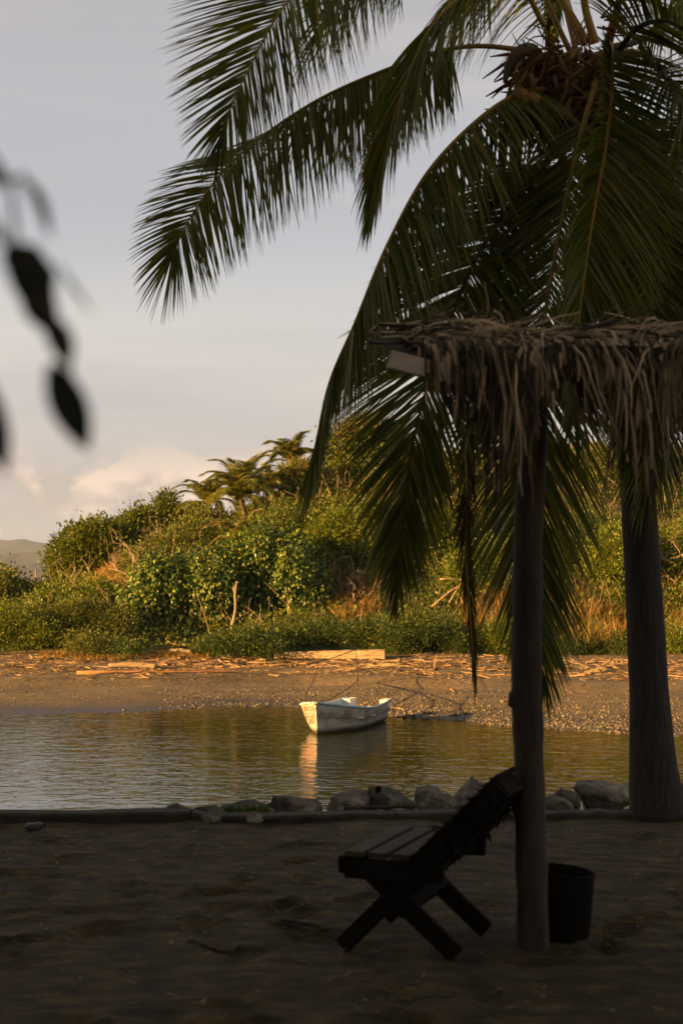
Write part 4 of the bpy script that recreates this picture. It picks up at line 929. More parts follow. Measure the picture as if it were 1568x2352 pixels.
def rubble():
    rng = np.random.default_rng(71); bm = bmesh.new(); bmesh.ops.create_icosphere(bm, subdivisions=2, radius=1); v = np.array([x.co[:] for x in bm.verts]); f = np.array([[q.index for q in p.verts] for p in bm.faces]); bm.free()
    n = 170; x = rng.uniform(-1.3, 3.2, n); t = rng.random(n); y = 9.42 + .075 * (x + 2.2) + .16 + .9 * t; z = -.02 - .35 * t + rng.normal(size=n) * .03; s = rng.lognormal(-2.9, .5, n).clip(.02, .16)
    sc = np.stack([s * rng.uniform(.8, 1.6, n), s * rng.uniform(.8, 1.4, n), s * rng.uniform(.5, .9, n)], 1)
    d = np.array([[.22 * noise.fractal(Vector(q) * 1.6 + Vector((i, 0, 0)), 1, 2, 3) for q in v] for i in range(n)])[:, :, None]
    V = v[None] * (1 + d) * sc[:, None] + np.stack([x, y, z], 1)[:, None]; Fq = (np.arange(n) * len(v))[:, None, None] + f[None]
    tag(np_mesh('rubble', V.reshape(-1, 3), Fq.reshape(-1, 3), M['boulder_dark']), 'small broken rubble filling the gaps between the boulders behind the kerb', 'rubble', kind='stuff')
rubble()
def bottle():
    c = P(76, 1887, 9.05); c.z = .03; e = empty('plastic_bottle', c, 'crumpled clear plastic bottle on the dirt at the left end of the kerb', 'bottle')
    mb = MB(); mb.tube([c + Vector((-.04, 0, .0)), c + Vector((-.03, 0, .005)), c + Vector((.02, 0, .01)), c + Vector((.05, .01, .015)), c + Vector((.065, .01, .018))], [.02, .028, .026, .024, .01], 10); mb.build('body', M['white_trash'], e, smooth=True)
    mb = MB(); mb.tube([c + Vector((.0655, .01, .018)), c + Vector((.08, .012, .02))], .011, 8); mb.build('cap', M['concrete'], e)
bottle()
def kerb():
    def edge(x): return 9.42 + .075 * (x + 2.2)
    segs = [(-14, -1.0), (-.985, .35), (.365, 1.32), (1.36, 2.02), (2.35, 14)]
    e = empty('kerb', (-2, edge(-2), 0), 'low dark concrete kerb along the edge of the bank', 'kerb')
    rng = np.random.default_rng(9)
    for x0, x1 in segs:
        n = max(4, int((min(x1, 4) - max(x0, -4)) / .08)); xs = np.linspace(x0, x1, n); V = []
        prof = [(-.075, -.12), (-.075, .025), (-.062, .040), (.062, .044), (.078, .03), (.078, -.12)]
        for x in xs:
            j = fnoise(np.array([x]), np.array([0]), 2.1, 3)[0] * .022; j2 = fnoise(np.array([x]), np.array([0]), 5., 3)[0] * .02 + fnoise(np.array([x]), np.array([0]), 17., 3)[0] * .008
            low = .0 if x < 1 else -.012
            for (u, w) in prof: V.append((x, edge(x) + u + j, w + j2 + low + (.03 if x < -.9 and w > 0 else 0)))
        k = len(prof); Fq = [(i * k + j, i * k + (j + 1) % k, (i + 1) * k + (j + 1) % k, (i + 1) * k + j) for i in range(n - 1) for j in range(k)]
        mb = MB(); mb.add(V, Fq + [tuple(range(k - 1, -1, -1)), tuple((n - 1) * k + j for j in range(k))]); mb.build('slab', M['concrete'], e)
kerb()
def ground_bits():
    rng = np.random.default_rng(44)
    def stick(label, pts, r, mat='bare_twig', name='fallen_stick', lift=.012):
        q = [G(x, y, 0) + Vector((0, 0, lift)) for x, y in pts]; e = empty(name, q[0], label, 'stick', 'sticks lying on the dirt')
        mb = MB(); s = spline(q, 12); mb.tube([Vector(p) for p in s], [r * (1 - .05 * i) for i in range(12)], 7); mb.build('wood', M[mat], e, smooth=True)
    stick('curved pale stick with bent tip lying in the middle of the dark foreground', [(435, 2166), (475, 2178), (512, 2192), (530, 2190), (552, 2170)], .012, 'slat')
    stick('long thin tan stick on the dirt left of the chair', [(645, 2118), (710, 2128), (770, 2142), (800, 2146)], .009, 'slat')
    stick('long tan stick lying along the front of the kerb', [(790, 1866), (860, 1863), (952, 1860)], .018, 'slat', lift=.025)
    stick('short curled twig on the dirt between the kerb and the chair', [(985, 1866), (1003, 1870), (1012, 1880)], .008, 'plank')
    stick('thin twig near the left end of the kerb', [(590, 1893), (640, 1887), (720, 1880)], .008, 'chair')
    a = P(868, 1822, 10.5); e = empty('stub_post', a, 'short dark stub standing on the dark boulder', 'post'); mb = MB(); mb.tube([a, a + Vector((0, 0, .05))], [.022, .022], 9); mb.build('stub', M['bucket'], e)
    # leaf litter
    n = 1700; x = rng.uniform(-2.6, 3, n); y = rng.uniform(3.4, 9.2, n); z = np.full(n, .018)
    a = rng.uniform(0, 6.28, n); ax = np.stack([np.cos(a), np.sin(a), rng.normal(size=n) * .12], 1); no = np.stack([rng.normal(size=n) * .25, rng.normal(size=n) * .25, np.ones(n)], 1); s = rng.uniform(.4, 1.2, n)
    V, Fq = leaves(np.stack([x, y, z], 1), ax, no, .055 * s, .018 * s)
    tag(np_mesh('leaf_litter', V, Fq, leaf_mat('dead_leaf', [(.03, .02, .010), (.10, .065, .028), (.20, .14, .07)], .8, .1)), 'small dead leaves and bits scattered over the shaded dirt', 'leaf litter', kind='stuff')
    # tufts between boulders
    e = empty('grass_tuft', P(570, 1868, 9.9), 'small green weed growing between the rubble and the kerb', 'weed'); n = 110; V = []
    for i in range(n):
        p = np.array(P(rng.uniform(535, 615), 1872, rng.uniform(9.75, 10.0))); d = nrm(np.array([rng.normal() * .5, rng.normal() * .3, 1])); l = rng.uniform(.03, .11); w = np.array([.003, 0, 0])
        V += [p - w, p + w, p + d * l * .6 + w * .7 + [0, 0, 0], p + d * l + np.array([d[0] * .05, 0, -.02])]
    np_mesh('blades', V, np.arange(4 * n).reshape(n, 4), M['creeper_leaf'], e)
ground_bits()

# ------------------------------------------------------------------ boat
def boat():
    a = R(69); ax = Vector((math.cos(a), math.sin(a), 0)); pd = Vector((-math.sin(a), math.cos(a), 0))   # towards stern; towards far side
    stem = G(727, 1687, ZW); L = 4.2; KB = 1.14
    e = empty('rowing_boat', stem + ax * 1.9, 'small weathered white motorless skiff with pale blue inside moored near the beach', 'boat')
    NS = 70
    def half(s, near=False):
        if near: return KB * np.interp(s, [0, .1, .45, .9, 1.4, 1.9, 2.6, L], [.015, .09, .34, .59, .755, .80, .75, .63])
        return KB * np.interp(s, [0, .1, .25, .45, .7, 1.1, 1.5, 1.9, 2.6, L], [.015, .16, .36, .53, .66, .755, .79, .80, .75, .63])
    def sheer(s): return np.interp(s, [0, .3, .8, 1.5, 2.3, 3.3, L], [.86, .80, .71, .62, .58, .60, .66])
    def bott(s): return np.interp(s, [0, .25, .5, 1, 2, L], [-.06, -.14, -.17, -.19, -.18, -.14])
    def chine(s): return KB * np.interp(s, [0, .15, .4, .8, 1.4, 2.2, L], [.01, .10, .26, .44, .56, .58, .50])
    def pt(s, u, z, rake=True):
        r = 0
        if rake: r = -.16 * (z - .2) * math.exp(-s * 1.6)
        return stem + ax * (s + r) + pd * u + Vector((0, 0, z))
    def smooth_half(s): return half(s)
    S = [L * (i / (NS - 1)) ** 1.35 for i in range(NS)]
    def section(s, sg, inset=0.0):
        h = sheer(s); b = half(s, sg < 0) - inset; c = max(min(chine(s), half(s, sg < 0) * .72) - inset, .004); k = bott(s) + inset * .6
        zc = .03 + .10 * math.exp(-s * 2)
        out = [(0, k), (c * .6 * sg, k * .75 + zc * .2), (c * sg, zc)]
        for q in (.25, .5, .52, .75, 1.0):
            w = c + (b - c) * (q ** .85); out.append(((w + (.012 if q == .52 else 0)) * sg, zc + (h - zc) * q))
        return out
    mb = MB()
    for sg in (-1, 1):
        V = []; 
        for s in S: V += [pt(s, u, z) for u, z in section(s, sg)]
        k = 8; Fq = []
        for i in range(NS - 1):
            for j in range(k - 1):
                q = (i * k + j, i * k + j + 1, (i + 1) * k + j + 1, (i + 1) * k + j); Fq.append(q if sg > 0 else q[::-1])
        mb.add(V, Fq)
    # transom with a notch for a motor
    sec = section(L, 1); h = sheer(L); hb = half(L)
    V = [pt(L, u, z, False) for u, z in ([(-x, y) for x, y in sec[::-1]] + sec[1:] + [(hb * .62, h), (hb * .60, h - .24), (-hb * .60, h - .24), (-hb * .62, h)])]
    mb.build('hull', M['hull'], e, smooth=True); mb = MB(); mb.add(V, [tuple(range(len(V)))]); mb.build('transom', M['hull'], e)
    # inner skin
    mb = MB()
    for sg in (-1, 1):
        V = []
        for s in S[5:]: V += [pt(s, u, z) for u, z in section(s, sg, .045)]
        k = 8; Fq = []
        for i in range(len(S) - 6):
            for j in range(k - 1):
                q = (i * k + j, i * k + j + 1, (i + 1) * k + j + 1, (i + 1) * k + j); Fq.append(q[::-1] if sg > 0 else q)
        mb.add(V, Fq)
    mb.build('inner_skin', M['boat_blue'], e, smooth=True)
    for sg in (-1, 1):
        mb = MB(); mb.tube([pt(s, half(s, sg < 0) * sg, sheer(s)) for s in S], [.032] * NS, 8); mb.build('gunwale', M['boat_blue'] if sg < 0 else M['boat_white'], e, smooth=True)
        mb = MB(); mb.tube([pt(s, (min(chine(s), half(s, sg < 0) * .72) * .47 + half(s, sg < 0) * .53) * sg + .018 * sg, .03 + .1 * math.exp(-2 * s) + (sheer(s) - .03 - .1 * math.exp(-2 * s)) * .5) for s in S[9:]], .010, 6); mb.build('rubbing_strake', M['seam'], e)
        # stern corner blocks and their white side panels
        mb = MB(); n = 4; s0 = L - .42
        z = sheer(L) - .03
        c = [pt(s0, half(s0) * sg * .97, z + .02), pt(L, hb * sg * .97, z + .02), pt(L, hb * sg * .60, z + .02), pt(s0, half(s0) * sg * .62, z + .02)]
        d = [v - Vector((0, 0, .22)) for v in c]
        mb.add(c + d, [(0, 1, 2, 3), (7, 6, 5, 4), (0, 4, 5, 1), (1, 5, 6, 2), (2, 6, 7, 3), (3, 7, 4, 0)]); mb.build('stern_locker', M['boat_white'], e)
    mb = MB()                                              # foredeck
    V = []
    for s in S[:26]: V += [pt(s, -half(s, True) * .97, sheer(s) - .012), pt(s, half(s) * .97, sheer(s) - .012)]
    mb.add(V, [(2 * i, 2 * i + 1, 2 * i + 3, 2 * i + 2) for i in range(25)]); mb.build('foredeck', M['boat_white'], e)
    for s, zz in ((1.35, .36), (2.35, .34)):
        mb = MB(); w = half(s) * .93; mb.beam(pt(s, -w, zz), pt(s, w, zz), .26, .035); mb.build('thwart', M['boat_white'], e)
    mb = MB(); V = []                                      # floor
    for s in S[14:]: V += [pt(s, -chine(s) * .9, .06), pt(s, chine(s) * .9, .06)]
    mb.add(V, [(2 * i, 2 * i + 1, 2 * i + 3, 2 * i + 2) for i in range(len(S) - 15)]); mb.build('floor', M['boat_blue'], e)
    mb = MB(); mb.tube([pt(.02, 0, .80), pt(.02, 0, .5), pt(.03, 0, .2), pt(.05, 0, -.1)], .020, 6); mb.build('stem_post', M['boat_white'], e)
    # illegible red brush lettering on the sunlit side of the bow
    def surf(s, q):
        c = chine(s); b = half(s); zc = .03 + .10 * math.exp(-s * 2); h = sheer(s)
        z = zc + (h - zc) * q; return pt(s, c + (b - c) * q ** .85 + .006, z)
    mb = MB(); rng = np.random.default_rng(6)
    def stroke(pts, w):
        sp = [surf(s, q) for s, q in pts]
        for i in range(len(sp) - 1):
            nrm_ = Vector((-1, -.4, .0)); mb.beam(sp[i], sp[i + 1], w, .004, up=nrm_)
    for row, q0, s_list in ((0, .80, (.04, .12, .21, .31, .42)), (1, .56, (.05, .13, .23, .34)), (2, .33, (.06, .15, .25))):
        for i, s in enumerate(s_list):
            k = (row * 2 + i) % 4; hq = .095; ws = .055
            if k == 0: stroke([(s, q0 - hq), (s + ws / 2, q0 + hq), (s + ws, q0 - hq)], .036); stroke([(s + .01, q0), (s + ws - .01, q0)], .03)
            if k == 1: stroke([(s, q0 - hq), (s, q0 + hq), (s + ws, q0 + hq * .5), (s + ws, q0 - hq * .6), (s, q0 - hq)], .034)
            if k == 2: stroke([(s, q0 - hq), (s, q0 + hq)], .036); stroke([(s, q0), (s + ws, q0)], .03); stroke([(s + ws, q0 - hq), (s + ws, q0 + hq)], .036)
            if k == 3: stroke([(s, q0 + hq), (s + ws / 2, q0 - hq), (s + ws, q0 + hq)], .036)
    mb.build('lettering', M['red_paint'], e)
    mb = MB(); mb.tube([pt(1.55, -half(1.55) - .02, .56), pt(1.5, -.75, .42), pt(1.42, -.70, .25)], .012, 5); mb.build('rope_fender', M['seam'], e)
    mb = MB(); mb.tube([pt(.0, -.1, .86), pt(.02, 0, .88), pt(.04, .14, .85)], .02, 6); mb.build('cleat', M['rope'], e)
    # ropes
    def rope(label, pts, r=.014, mat='rope', name='mooring_rope', cat='rope'):
        q = spline(pts, 40); o = MB().tube([Vector(p) for p in q], r, 5).build(name, M[mat], smooth=True); tag(o, label, cat, 'ropes around the boat')
    top = P(817, 1492, 50); foot = bp(822, 1572, -.3); knot = top.lerp(foot, .68)
    e2 = empty('mooring_stake', foot, 'thin dark mooring stake standing on the sand behind the boat', 'stake'); mb = MB(); mb.tube([foot, foot.lerp(top, .5) + Vector((.02, 0, 0)), top], [.022, .018, .012], 7); mb.build('pole', M['rope'], e2)
    mid = P(733, 1519, 46)
    rope('rope rising from the bow to the knot in the long mooring line', [pt(.12, .34, .80), P(704, 1590, 40.5), P(722, 1560, 43), mid])
    rope('long dark mooring line sagging across the left beach to the stake', [P(-60, 1528, 47), P(60, 1542, 46.5), P(200, 1553, 46), P(380, 1559, 46), P(560, 1549, 46), mid, top])
    rope('rope slanting from the stake down to the near stern corner of the boat', [knot, P(852, 1575, 45.5), pt(L - .3, -half(L - .3) * .9, .60)])
    rope('rope from the stake down to the far side of the boat', [knot, P(808, 1575, 45.5), pt(2.3, half(2.3) * .95, .56)])
    rope('rope hanging from the bow into the water', [pt(.02, -.05, .82), P(714, 1655, 38.4), P(696, 1702, 37.9), P(690, 1712, 37.8)], .008)
    rope('slack yellowish rope running from the beach to the water behind the boat', [bp(953, 1560, .03), bp(946, 1580, .1), bp(930, 1604, .03), bp(900, 1620, .03), bp(884, 1628, .02)], .012, 'rope_yellow')
    rope('short yellow rope end lying on the pebbles right of the boat', [bp(888, 1630, .03), bp(910, 1629, .04), bp(928, 1632, .03)], .014, 'rope_yellow')
boat()

# ------------------------------------------------------------------ thatch shelter, chair, bucket
def shelter():
    rng = np.random.default_rng(15)
    foot = G(1222, 2175, 0); e = empty('thatch_shelter', foot, 'palm thatch shelter on a dark wooden post', 'shelter')
    Yp = foot.y
    tp = [P(1223, 2200, Yp), P(1222, 2080, Yp), P(1216, 1850, Yp), P(1211, 1640, Yp), P(1208, 1600, Yp), P(1210, 1400, Yp), P(1213, 1200, Yp), P(1222, 1050, Yp), P(1229, 900, Yp), P(1232, 840, Yp)]
    tr = [.070, .068, .067, .066, .068, .066, .065, .064, .062, .06]
    pts = spline(tp, 60); rr = np.interp(np.linspace(0, 1, 60), np.linspace(0, 1, 10), tr); rr = rr * (1 + .025 * np.sin(np.arange(60) * .9) + .012 * rng.normal(size=60))
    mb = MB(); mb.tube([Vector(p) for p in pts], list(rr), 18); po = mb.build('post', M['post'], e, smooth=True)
    k = P(1176, 1605, Yp); mb = MB(); mb.tube([k + Vector((.03, 0, .06)), k + Vector((.012, -.01, .02)), k + Vector((.006, -.01, -.02)), k + Vector((.03, 0, -.06))], [.012, .03, .03, .012], 9); kn = mb.build('knot', M['post'], None, smooth=True); kn.parent = po
    kn.matrix_parent_inverse = Matrix.Identity(4)
    # roof plane: high edge at the back, low eave in front, running off to the right
    H0, H1 = P(846, 782, 6.95), P(1700, 768, 6.95); E0, E1 = P(958, 826, 5.85), None
    E1 = Vector((3.2, 5.75, E0.z)); H1 = Vector((3.3, 6.95, H0.z - .14))
    def roof(u, v): return (H0.lerp(H1, u)).lerp(E0.lerp(E1, u), v)
    mb = MB(); n = 24; V = []
    for i in range(n + 1):
        for j in range(7):
            p = roof(i / n, j / 6); bump = .03 * noise.noise(p * 3); tk = min(1, i / 3 + .12); V.append(p + Vector((0, 0, (.05 + bump) * tk))); 
    for i in range(n + 1):
        for j in range(7): V.append(roof(i / n, j / 6) + Vector((0, 0, -.004 - .03 * min(1, i / 3))))
    o = (n + 1) * 7; Fq = []
    for i in range(n):
        for j in range(6):
            a = i * 7 + j; Fq.append((a, a + 7, a + 8, a + 1)); Fq.append((o + a + 1, o + a + 8, o + a + 7, o + a))
    for i in range(n): Fq.append((i * 7, o + i * 7, o + i * 7 + 7, i * 7 + 7)); Fq.append((i * 7 + 6, i * 7 + 13, o + i * 7 + 13, o + i * 7 + 6))
    for j in range(6): Fq.append((j, j + 1, o + j + 1, o + j)); a = n * 7 + j; Fq.append((a, o + a, o + a + 1, a + 1))
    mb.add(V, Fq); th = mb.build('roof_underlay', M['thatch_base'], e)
    # strands
    down = (E0 - H0).normalized(); across = (H1 - H0).normalized(); nz = across.cross(down); nz = nz if nz.z > 0 else -nz
    V = []; Fq = []
    def strand(p, d, L, w, stiff, lift, K=8):
        d = Vector(d).normalized(); pos = Vector(p); b = len(V); wdir = d.cross(Vector((rng.normal() * .5, -1, .5 + rng.normal() * .4))).normalized()
        edge_y = None
        for k in range(K + 1):
            if pos.x < H0.x - .02: pos.x = H0.x - .02; d.x = abs(d.x)
            s = k / K; wid = w * (1 - .75 * s) * (.6 + .4 * min(1, s * 5)); V.append(pos - wdir * wid / 2); V.append(pos + wdir * wid / 2)
            # off the slope -> fall
            vloc = (pos - H0).dot(down) / (E0 - H0).length
            d = d + Vector((0, 0, -1)) * (stiff if vloc > .93 else .04) + Vector(rng.normal(size=3) * .13); d.normalize()
            pos = pos + d * L / K
            if vloc < .95:                                      # stay on the roof
                h = (pos - H0).dot(nz)
                if h < .05 + lift: pos += nz * (.05 + lift - h)
        for k in range(K): Fq.append((b + 2 * k, b + 2 * k + 1, b + 2 * k + 3, b + 2 * k + 2))
    for i in range(4300):
        u = rng.uniform(.05, 1); v = rng.uniform(-.04, .92)
        p = roof(u, v) + nz * rng.uniform(.04, .08)
        fld = 1.9 * noise.noise(Vector((u * 13, v * 2.2, 1.5))); d = down * rng.uniform(.6, 1.1) + across * (.3 + fld + rng.normal(0, .38)) + nz * rng.uniform(-.02, .12)
        strand(p, d, rng.uniform(.25, .55), rng.uniform(.010, .028), rng.uniform(.25, .6), rng.uniform(0, .035))
    fx = interp_pts([(955, .05), (990, .12), (1030, .26), (1065, .40), (1090, .30), (1130, .40), (1160, .30), (1205, .46), (1240, .34), (1270, .24), (1330, .18), (1375, .20), (1410, .44), (1460, .52), (1490, .36), (1530, .38), (1568, .42), (2200, .4)])
    for i in range(2500):                                    # fringe hanging over the eave, longer in clumps
        u = .012 + .98 * rng.random() ** 1.3; p = roof(u, rng.uniform(.8, 1.0)) + nz * rng.uniform(.0, .08)
        hang = float(fx(784 + p.x / p.y * F)) * max(.15, .75 + 1.6 * noise.noise(Vector((u * 46, .3, 0)))); fld = 1.5 * noise.noise(Vector((u * 13, 2.1, 1.5)))
        strand(p, down * .8 + across * (.1 + fld + rng.normal(0, .3)) + Vector((0, 0, -.25)), .07 + .88 * hang * rng.uniform(.35, 1.25), rng.uniform(.010, .028), rng.uniform(.35, .9), 0)
    for i in range(110):                                    # gable end
        v = rng.uniform(.5, 1); p = roof(.02, v) + nz * rng.uniform(.0, .08); strand(p, -across * rng.uniform(.0, .25) + down * rng.uniform(.6, 1.2), rng.uniform(.12, .3), rng.uniform(.014, .034), .35, 0)
    for i in range(420):                                     # ridge layer lying flat along the high edge
        u = rng.uniform(.0, 1); p = roof(u, rng.uniform(-.04, .05)) + Vector((0, 0, rng.uniform(.02, .06))); sg = 1 if u < .25 else rng.choice([-1, 1])
        strand(p, across * sg + down * rng.uniform(.0, .5), rng.uniform(.25, .5), rng.uniform(.014, .03), .05, .03)
    np_mesh('thatch', np.array([v[:] for v in V]), np.array(Fq), M['thatch'], e)
    mb = MB(); a, b = P(893, 826, 5.80), P(1060, 868, 5.84); mb.beam(a, b, .045, .075); mb.build('beam', M['plank'], e, bevel=.004)
    mb = MB(); a, b = P(1230, 862, 6.95), P(1229, 905, 5.9); mb.tube([a, b], [.045, .045], 10); mb.build('rafter', M['post'], e)
    mb = MB(); mb.tube([P(894, 806, 5.82), P(892, 852, 5.8)], [.006, .004], 6); mb.build('hanging_splinter', M['post'], e)
shelter()
def chair():
    rng = np.random.default_rng(5)
    O = G(786, 2184, 0); O.z = .0
    u = Vector((.932, -.362, 0)); v = Vector((.362, .932, 0)) ; W = .56
    def q(a, b, z): return O + u * a + v * b + Vector((0, 0, z))
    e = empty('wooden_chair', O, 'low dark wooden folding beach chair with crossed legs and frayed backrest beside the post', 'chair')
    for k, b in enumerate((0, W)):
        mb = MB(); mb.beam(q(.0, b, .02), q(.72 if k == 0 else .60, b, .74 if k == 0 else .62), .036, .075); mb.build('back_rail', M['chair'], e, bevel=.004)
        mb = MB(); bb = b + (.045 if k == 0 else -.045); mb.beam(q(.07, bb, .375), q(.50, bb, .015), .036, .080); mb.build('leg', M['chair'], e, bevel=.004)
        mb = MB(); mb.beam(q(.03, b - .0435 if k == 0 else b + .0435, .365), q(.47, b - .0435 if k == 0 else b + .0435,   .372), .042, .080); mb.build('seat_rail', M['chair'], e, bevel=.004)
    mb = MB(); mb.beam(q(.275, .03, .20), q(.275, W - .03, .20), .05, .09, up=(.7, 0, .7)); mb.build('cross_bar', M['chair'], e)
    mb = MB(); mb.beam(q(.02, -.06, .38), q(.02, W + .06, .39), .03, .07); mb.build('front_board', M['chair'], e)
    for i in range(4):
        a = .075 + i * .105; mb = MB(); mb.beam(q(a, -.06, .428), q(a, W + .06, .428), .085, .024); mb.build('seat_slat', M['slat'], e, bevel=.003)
    # backrest: overlapping frayed palm mats tied over slats
    nrmv = (q(.72, 0, .74) - q(0, 0, .02)).normalized(); outn = nrmv.cross(v); outn = outn if outn.dot(u) < 0 else -outn
    for i in range(6):
        s = .58 + i * .08; c = q(.72 * s, 0, .02 + .72 * s); j = rng.uniform(-.03, .05)
        mb = MB(); mb.beam(c - v * (.05 + j) + outn * .045, c + v * (W - .02 + j - max(0, s - .62) * .8) + outn * .045, .022, .080, up=nrmv); mb.build('back_slat', M['chair'], e, bevel=.004)
    mb = MB()                                               # thick woven mat thrown over the back
    nb, ns = 16, 14; mv = []
    for side in (1, -1):
        for i in range(ns):
            for j in range(nb):
                s_ = .56 + .44 * i / (ns - 1); bb = -.075 + (W + .10) * j / (nb - 1)
                bb = min(bb, W - .02 - max(0, s_ - .62) * .75)
                p = q(.72 * s_, bb, .02 + .72 * s_) + outn * (.045 * side + .012 * noise.noise(Vector((s_ * 9, bb * 9, side))))
                if i == 0: p -= nrmv * (.05 + .05 * noise.noise(Vector((bb * 14, 3 + side, 0)))) * (1 if side > 0 else 1.6)
                if i == ns - 1: p += nrmv * .03 * noise.noise(Vector((bb * 14, 9, 0)))
                if j in (0, nb - 1): p += v * (.03 * noise.noise(Vector((s_ * 22, j, side))))
                mv.append(p)
    o_ = ns * nb; mf = []
    for i in range(ns - 1):
        for j in range(nb - 1):
            a_ = i * nb + j; mf += [(a_, a_ + 1, a_ + nb + 1, a_ + nb), (o_ + a_ + nb, o_ + a_ + nb + 1, o_ + a_ + 1, o_ + a_)]
    rim = [j for j in range(nb)] + [i * nb + nb - 1 for i in range(1, ns)] + [(ns - 1) * nb + j for j in range(nb - 2, -1, -1)] + [i * nb for i in range(ns - 2, 0, -1)]
    for k in range(len(rim)): a_, b_ = rim[k], rim[(k + 1) % len(rim)]; mf.append((a_, o_ + a_, o_ + b_, b_))
    mb.add(mv, mf); mb.build('back_mat', M['chair'], e)
    n = 2600; s = rng.uniform(.55, 1.0, n); b = rng.uniform(-.085, W + .03, n); b = np.minimum(b, W - .03 - np.maximum(0, s - .62) * .75)
    base = np.array([q(.72 * a, bb, .02 + .72 * a)[:] for a, bb in zip(s, b)]) + np.array(outn) * rng.uniform(.03, .05, n)[:, None] * np.where(rng.random(n) < .5, 1, -1.0)[:, None]
    ax = np.array(nrmv) * rng.uniform(-1.2, -.6, n)[:, None] + rng.normal(size=(n, 3)) * .3
    V, Fq = leaves(base, ax, np.tile(np.array(outn), (n, 1)) + rng.normal(size=(n, 3)) * .3, rng.uniform(.03, .08, n), rng.uniform(.012, .03, n), .1)
    np_mesh('frayed_mat', V, Fq, M['fray'], e)
chair()
def bucket():
    c = G(1302, 2168, 0) + Vector((0, .13, 0)); e = empty('bucket', c, 'dark round open bucket standing on the dirt behind the post', 'bucket')
    k = 32
    def lathe(prof, lean=0):
        V = []; Fq = []
        for r, z in prof:
            for j in range(k): V.append(c + Vector((r * math.cos(6.2832 * j / k), r * math.sin(6.2832 * j / k), z - lean * math.cos(6.2832 * j / k) * (z / .3))))
        for i in range(len(prof) - 1):
            for j in range(k): Fq.append((i * k + j, i * k + (j + 1) % k, (i + 1) * k + (j + 1) % k, (i + 1) * k + j))
        return MB().add(V, Fq)
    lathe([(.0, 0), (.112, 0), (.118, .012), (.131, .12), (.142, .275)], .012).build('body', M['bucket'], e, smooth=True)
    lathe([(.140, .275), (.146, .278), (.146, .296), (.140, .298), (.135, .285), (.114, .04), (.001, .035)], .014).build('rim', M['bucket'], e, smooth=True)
bucket()

# ------------------------------------------------------------------ leafy twig hanging close to the lens, trees around the photographer
def near_twig():
    rng = np.random.default_rng(3); Y = .95
    e = empty('leafy_twig', P(30, 380, Y), 'dark out of focus leafy twig hanging into the left edge of the view', 'twig')
    mb = MB()
    mb.tube([Vector(p) for p in spline([P(-160, 150, Y), P(-60, 300, Y), P(20, 420, Y), P(40, 560, Y), P(90, 680, Y), P(150, 800, Y), P(160, 860, Y)], 30)], .0022, 6)
    mb.tube([Vector(p) for p in spline([P(-160, 380, Y), P(-60, 400, Y), P(20, 415, Y), P(60, 400, Y)], 16)], .0018, 6)
    mb.tube([Vector(p) for p in spline([P(-160, 700, Y), P(-70, 800, Y), P(-20, 880, Y)], 16)], .0022, 6)
    mb.build('stem', M['bark'], e, smooth=True)
    def leaf(pts, w, tilt=.4):
        s = spline([P(x, y, Y + d) for x, y, d in pts], 9); T = nrm(np.gradient(s, axis=0)); V = []
        sd = nrm(np.cross(T, [0, -1, 0])) ; up = np.cross(sd, T)
        for i in range(9):
            q = i / 8; ww = w * math.sin(math.pi * min(1, q * .93 + .06)) ** .8 * .5; a = sd[i] * math.cos(tilt) + up[i] * math.sin(tilt)
            V += [s[i] - a * ww + up[i] * ww * .3, s[i], s[i] + a * ww + up[i] * ww * .3]
        Fq = [(3 * i + j, 3 * i + j + 1, 3 * i + j + 4, 3 * i + j + 3) for i in range(8) for j in range(2)]
        np_mesh('leaf', V, Fq, M['twig_leaf'], e, smooth=True)
    leaf([(45, 400, 0), (90, 455, .0), (118, 545, .01)], .010, .7)
    leaf([(20, 565, 0), (70, 610, 0), (130, 630, .02)], .032, .4)
    leaf([(30, 590, 0), (75, 650, 0), (120, 720, .02)], .028, .4)
    leaf([(70, 640, 0), (100, 720, 0), (125, 770, 0)], .024, .4)
    leaf([(110, 720, 0), (140, 780, 0), (160, 845, 0)], .018, .3)
    leaf([(120, 835, 0), (160, 930, 0), (202, 1035, 0)], .026, .3)
    leaf([(130, 600, .04), (170, 660, .05), (215, 720, .06)], .006, 1.0)
    leaf([(-40, 860, 0), (-12, 970, 0), (14, 1090, 0)], .020, .4)
    leaf([(-60, 380, 0), (-10, 405, 0), (30, 425, 0)], .016, .5)
    leaf([(-40, 480, 0), (0, 545, 0), (30, 570, 0)], .010, .5)
near_twig()
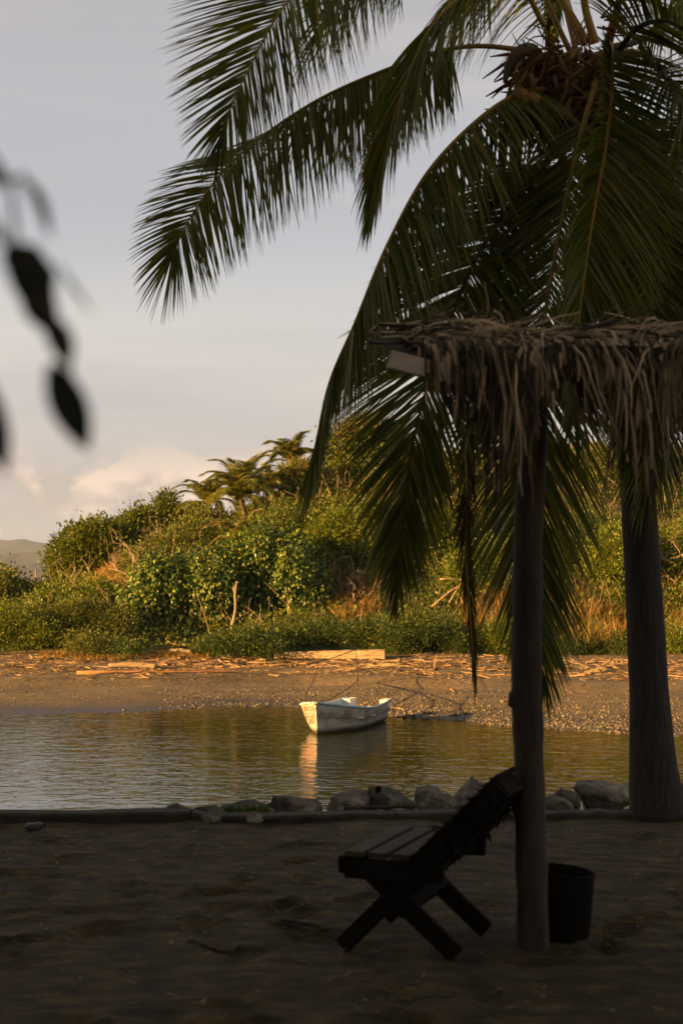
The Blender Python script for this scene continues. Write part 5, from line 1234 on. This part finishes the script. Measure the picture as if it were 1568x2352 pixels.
def shade_trees():
    """the trees behind and beside the photographer whose shade covers the near bank"""
    sp = [(-13.5, -7.6, 3.6, 5.2, 'spreading shade tree on the near bank furthest behind the photographer'), (-13, -2.4, 3.6, 5.0, 'spreading shade tree on the near bank left of the photographer'), (-12.5, 2.8, 3.5, 4.8, 'spreading shade tree on the near bank nearest the kerb'),
          (0.3, -2.8, 3.4, 6.6, 'broad shade tree spreading over the photographer'), (-5.2, 2.6, 2.2, 5.4, 'leaning shade tree whose twigs hang into the left of the view')]
    for i, (x, y, r, zc, lab) in enumerate(sp):
        rng = np.random.default_rng(500 + i); e = empty('shade_tree', (x, y, 0), lab, 'tree', 'shade trees on the near bank')
        rz = 4.6 if i < 3 else 2.0
        lumps = [((x, y, zc), (r, r, rz)), ((x + r * .4, y + r * .5, zc + 1), (r * .7, r * .7, rz * .6)), ((x - r * .3, y - r * .6, zc - .6), (r * .8, r * .8, rz * .7))]
        V, Fq, cc = crown_leaves(rng, lumps, 1500, 12, .42, .24, .32, .2, .3, .45, -1.1)
        np_mesh('crown', V, Fq, M['shade_leaf'], e)
        mb = MB(); f = Vector((x, y, zc * .5)); mb.tube([(x, y, -.1), (x + .1, y, zc * .25), f], [.3, .22, .18], 9, caps=False); limbs(mb, f, cc[rng.choice(len(cc), 14, replace=False)], .12, rng); mb.build('trunk', M['bark'], e, smooth=True)
shade_trees()

def haze():
    """warm evening air; one closed even volume round everything"""
    m, nt, N, L = new_mat('haze')
    v = N.new('ShaderNodeVolumePrincipled'); v.inputs['Color'].default_value = (.58, .70, .98, 1); v.inputs['Density'].default_value = .00006; v.inputs['Anisotropy'].default_value = .0
    o = N.new('ShaderNodeOutputMaterial'); L.new(v.outputs[0], o.inputs['Volume'])
    x0, x1, y0, y1, z0, z1 = -4800, 4800, -400, 8000, -6, 262
    V = [(x, y, z) for z in (z0, z1) for y in (y0, y1) for x in (x0, x1)]
    tag(np_mesh('haze', V, [(0, 2, 3, 1), (4, 5, 7, 6), (0, 1, 5, 4), (2, 6, 7, 3), (0, 4, 6, 2), (1, 3, 7, 5)], m), 'thin warm evening haze over the bay', None, kind='stuff')
haze()
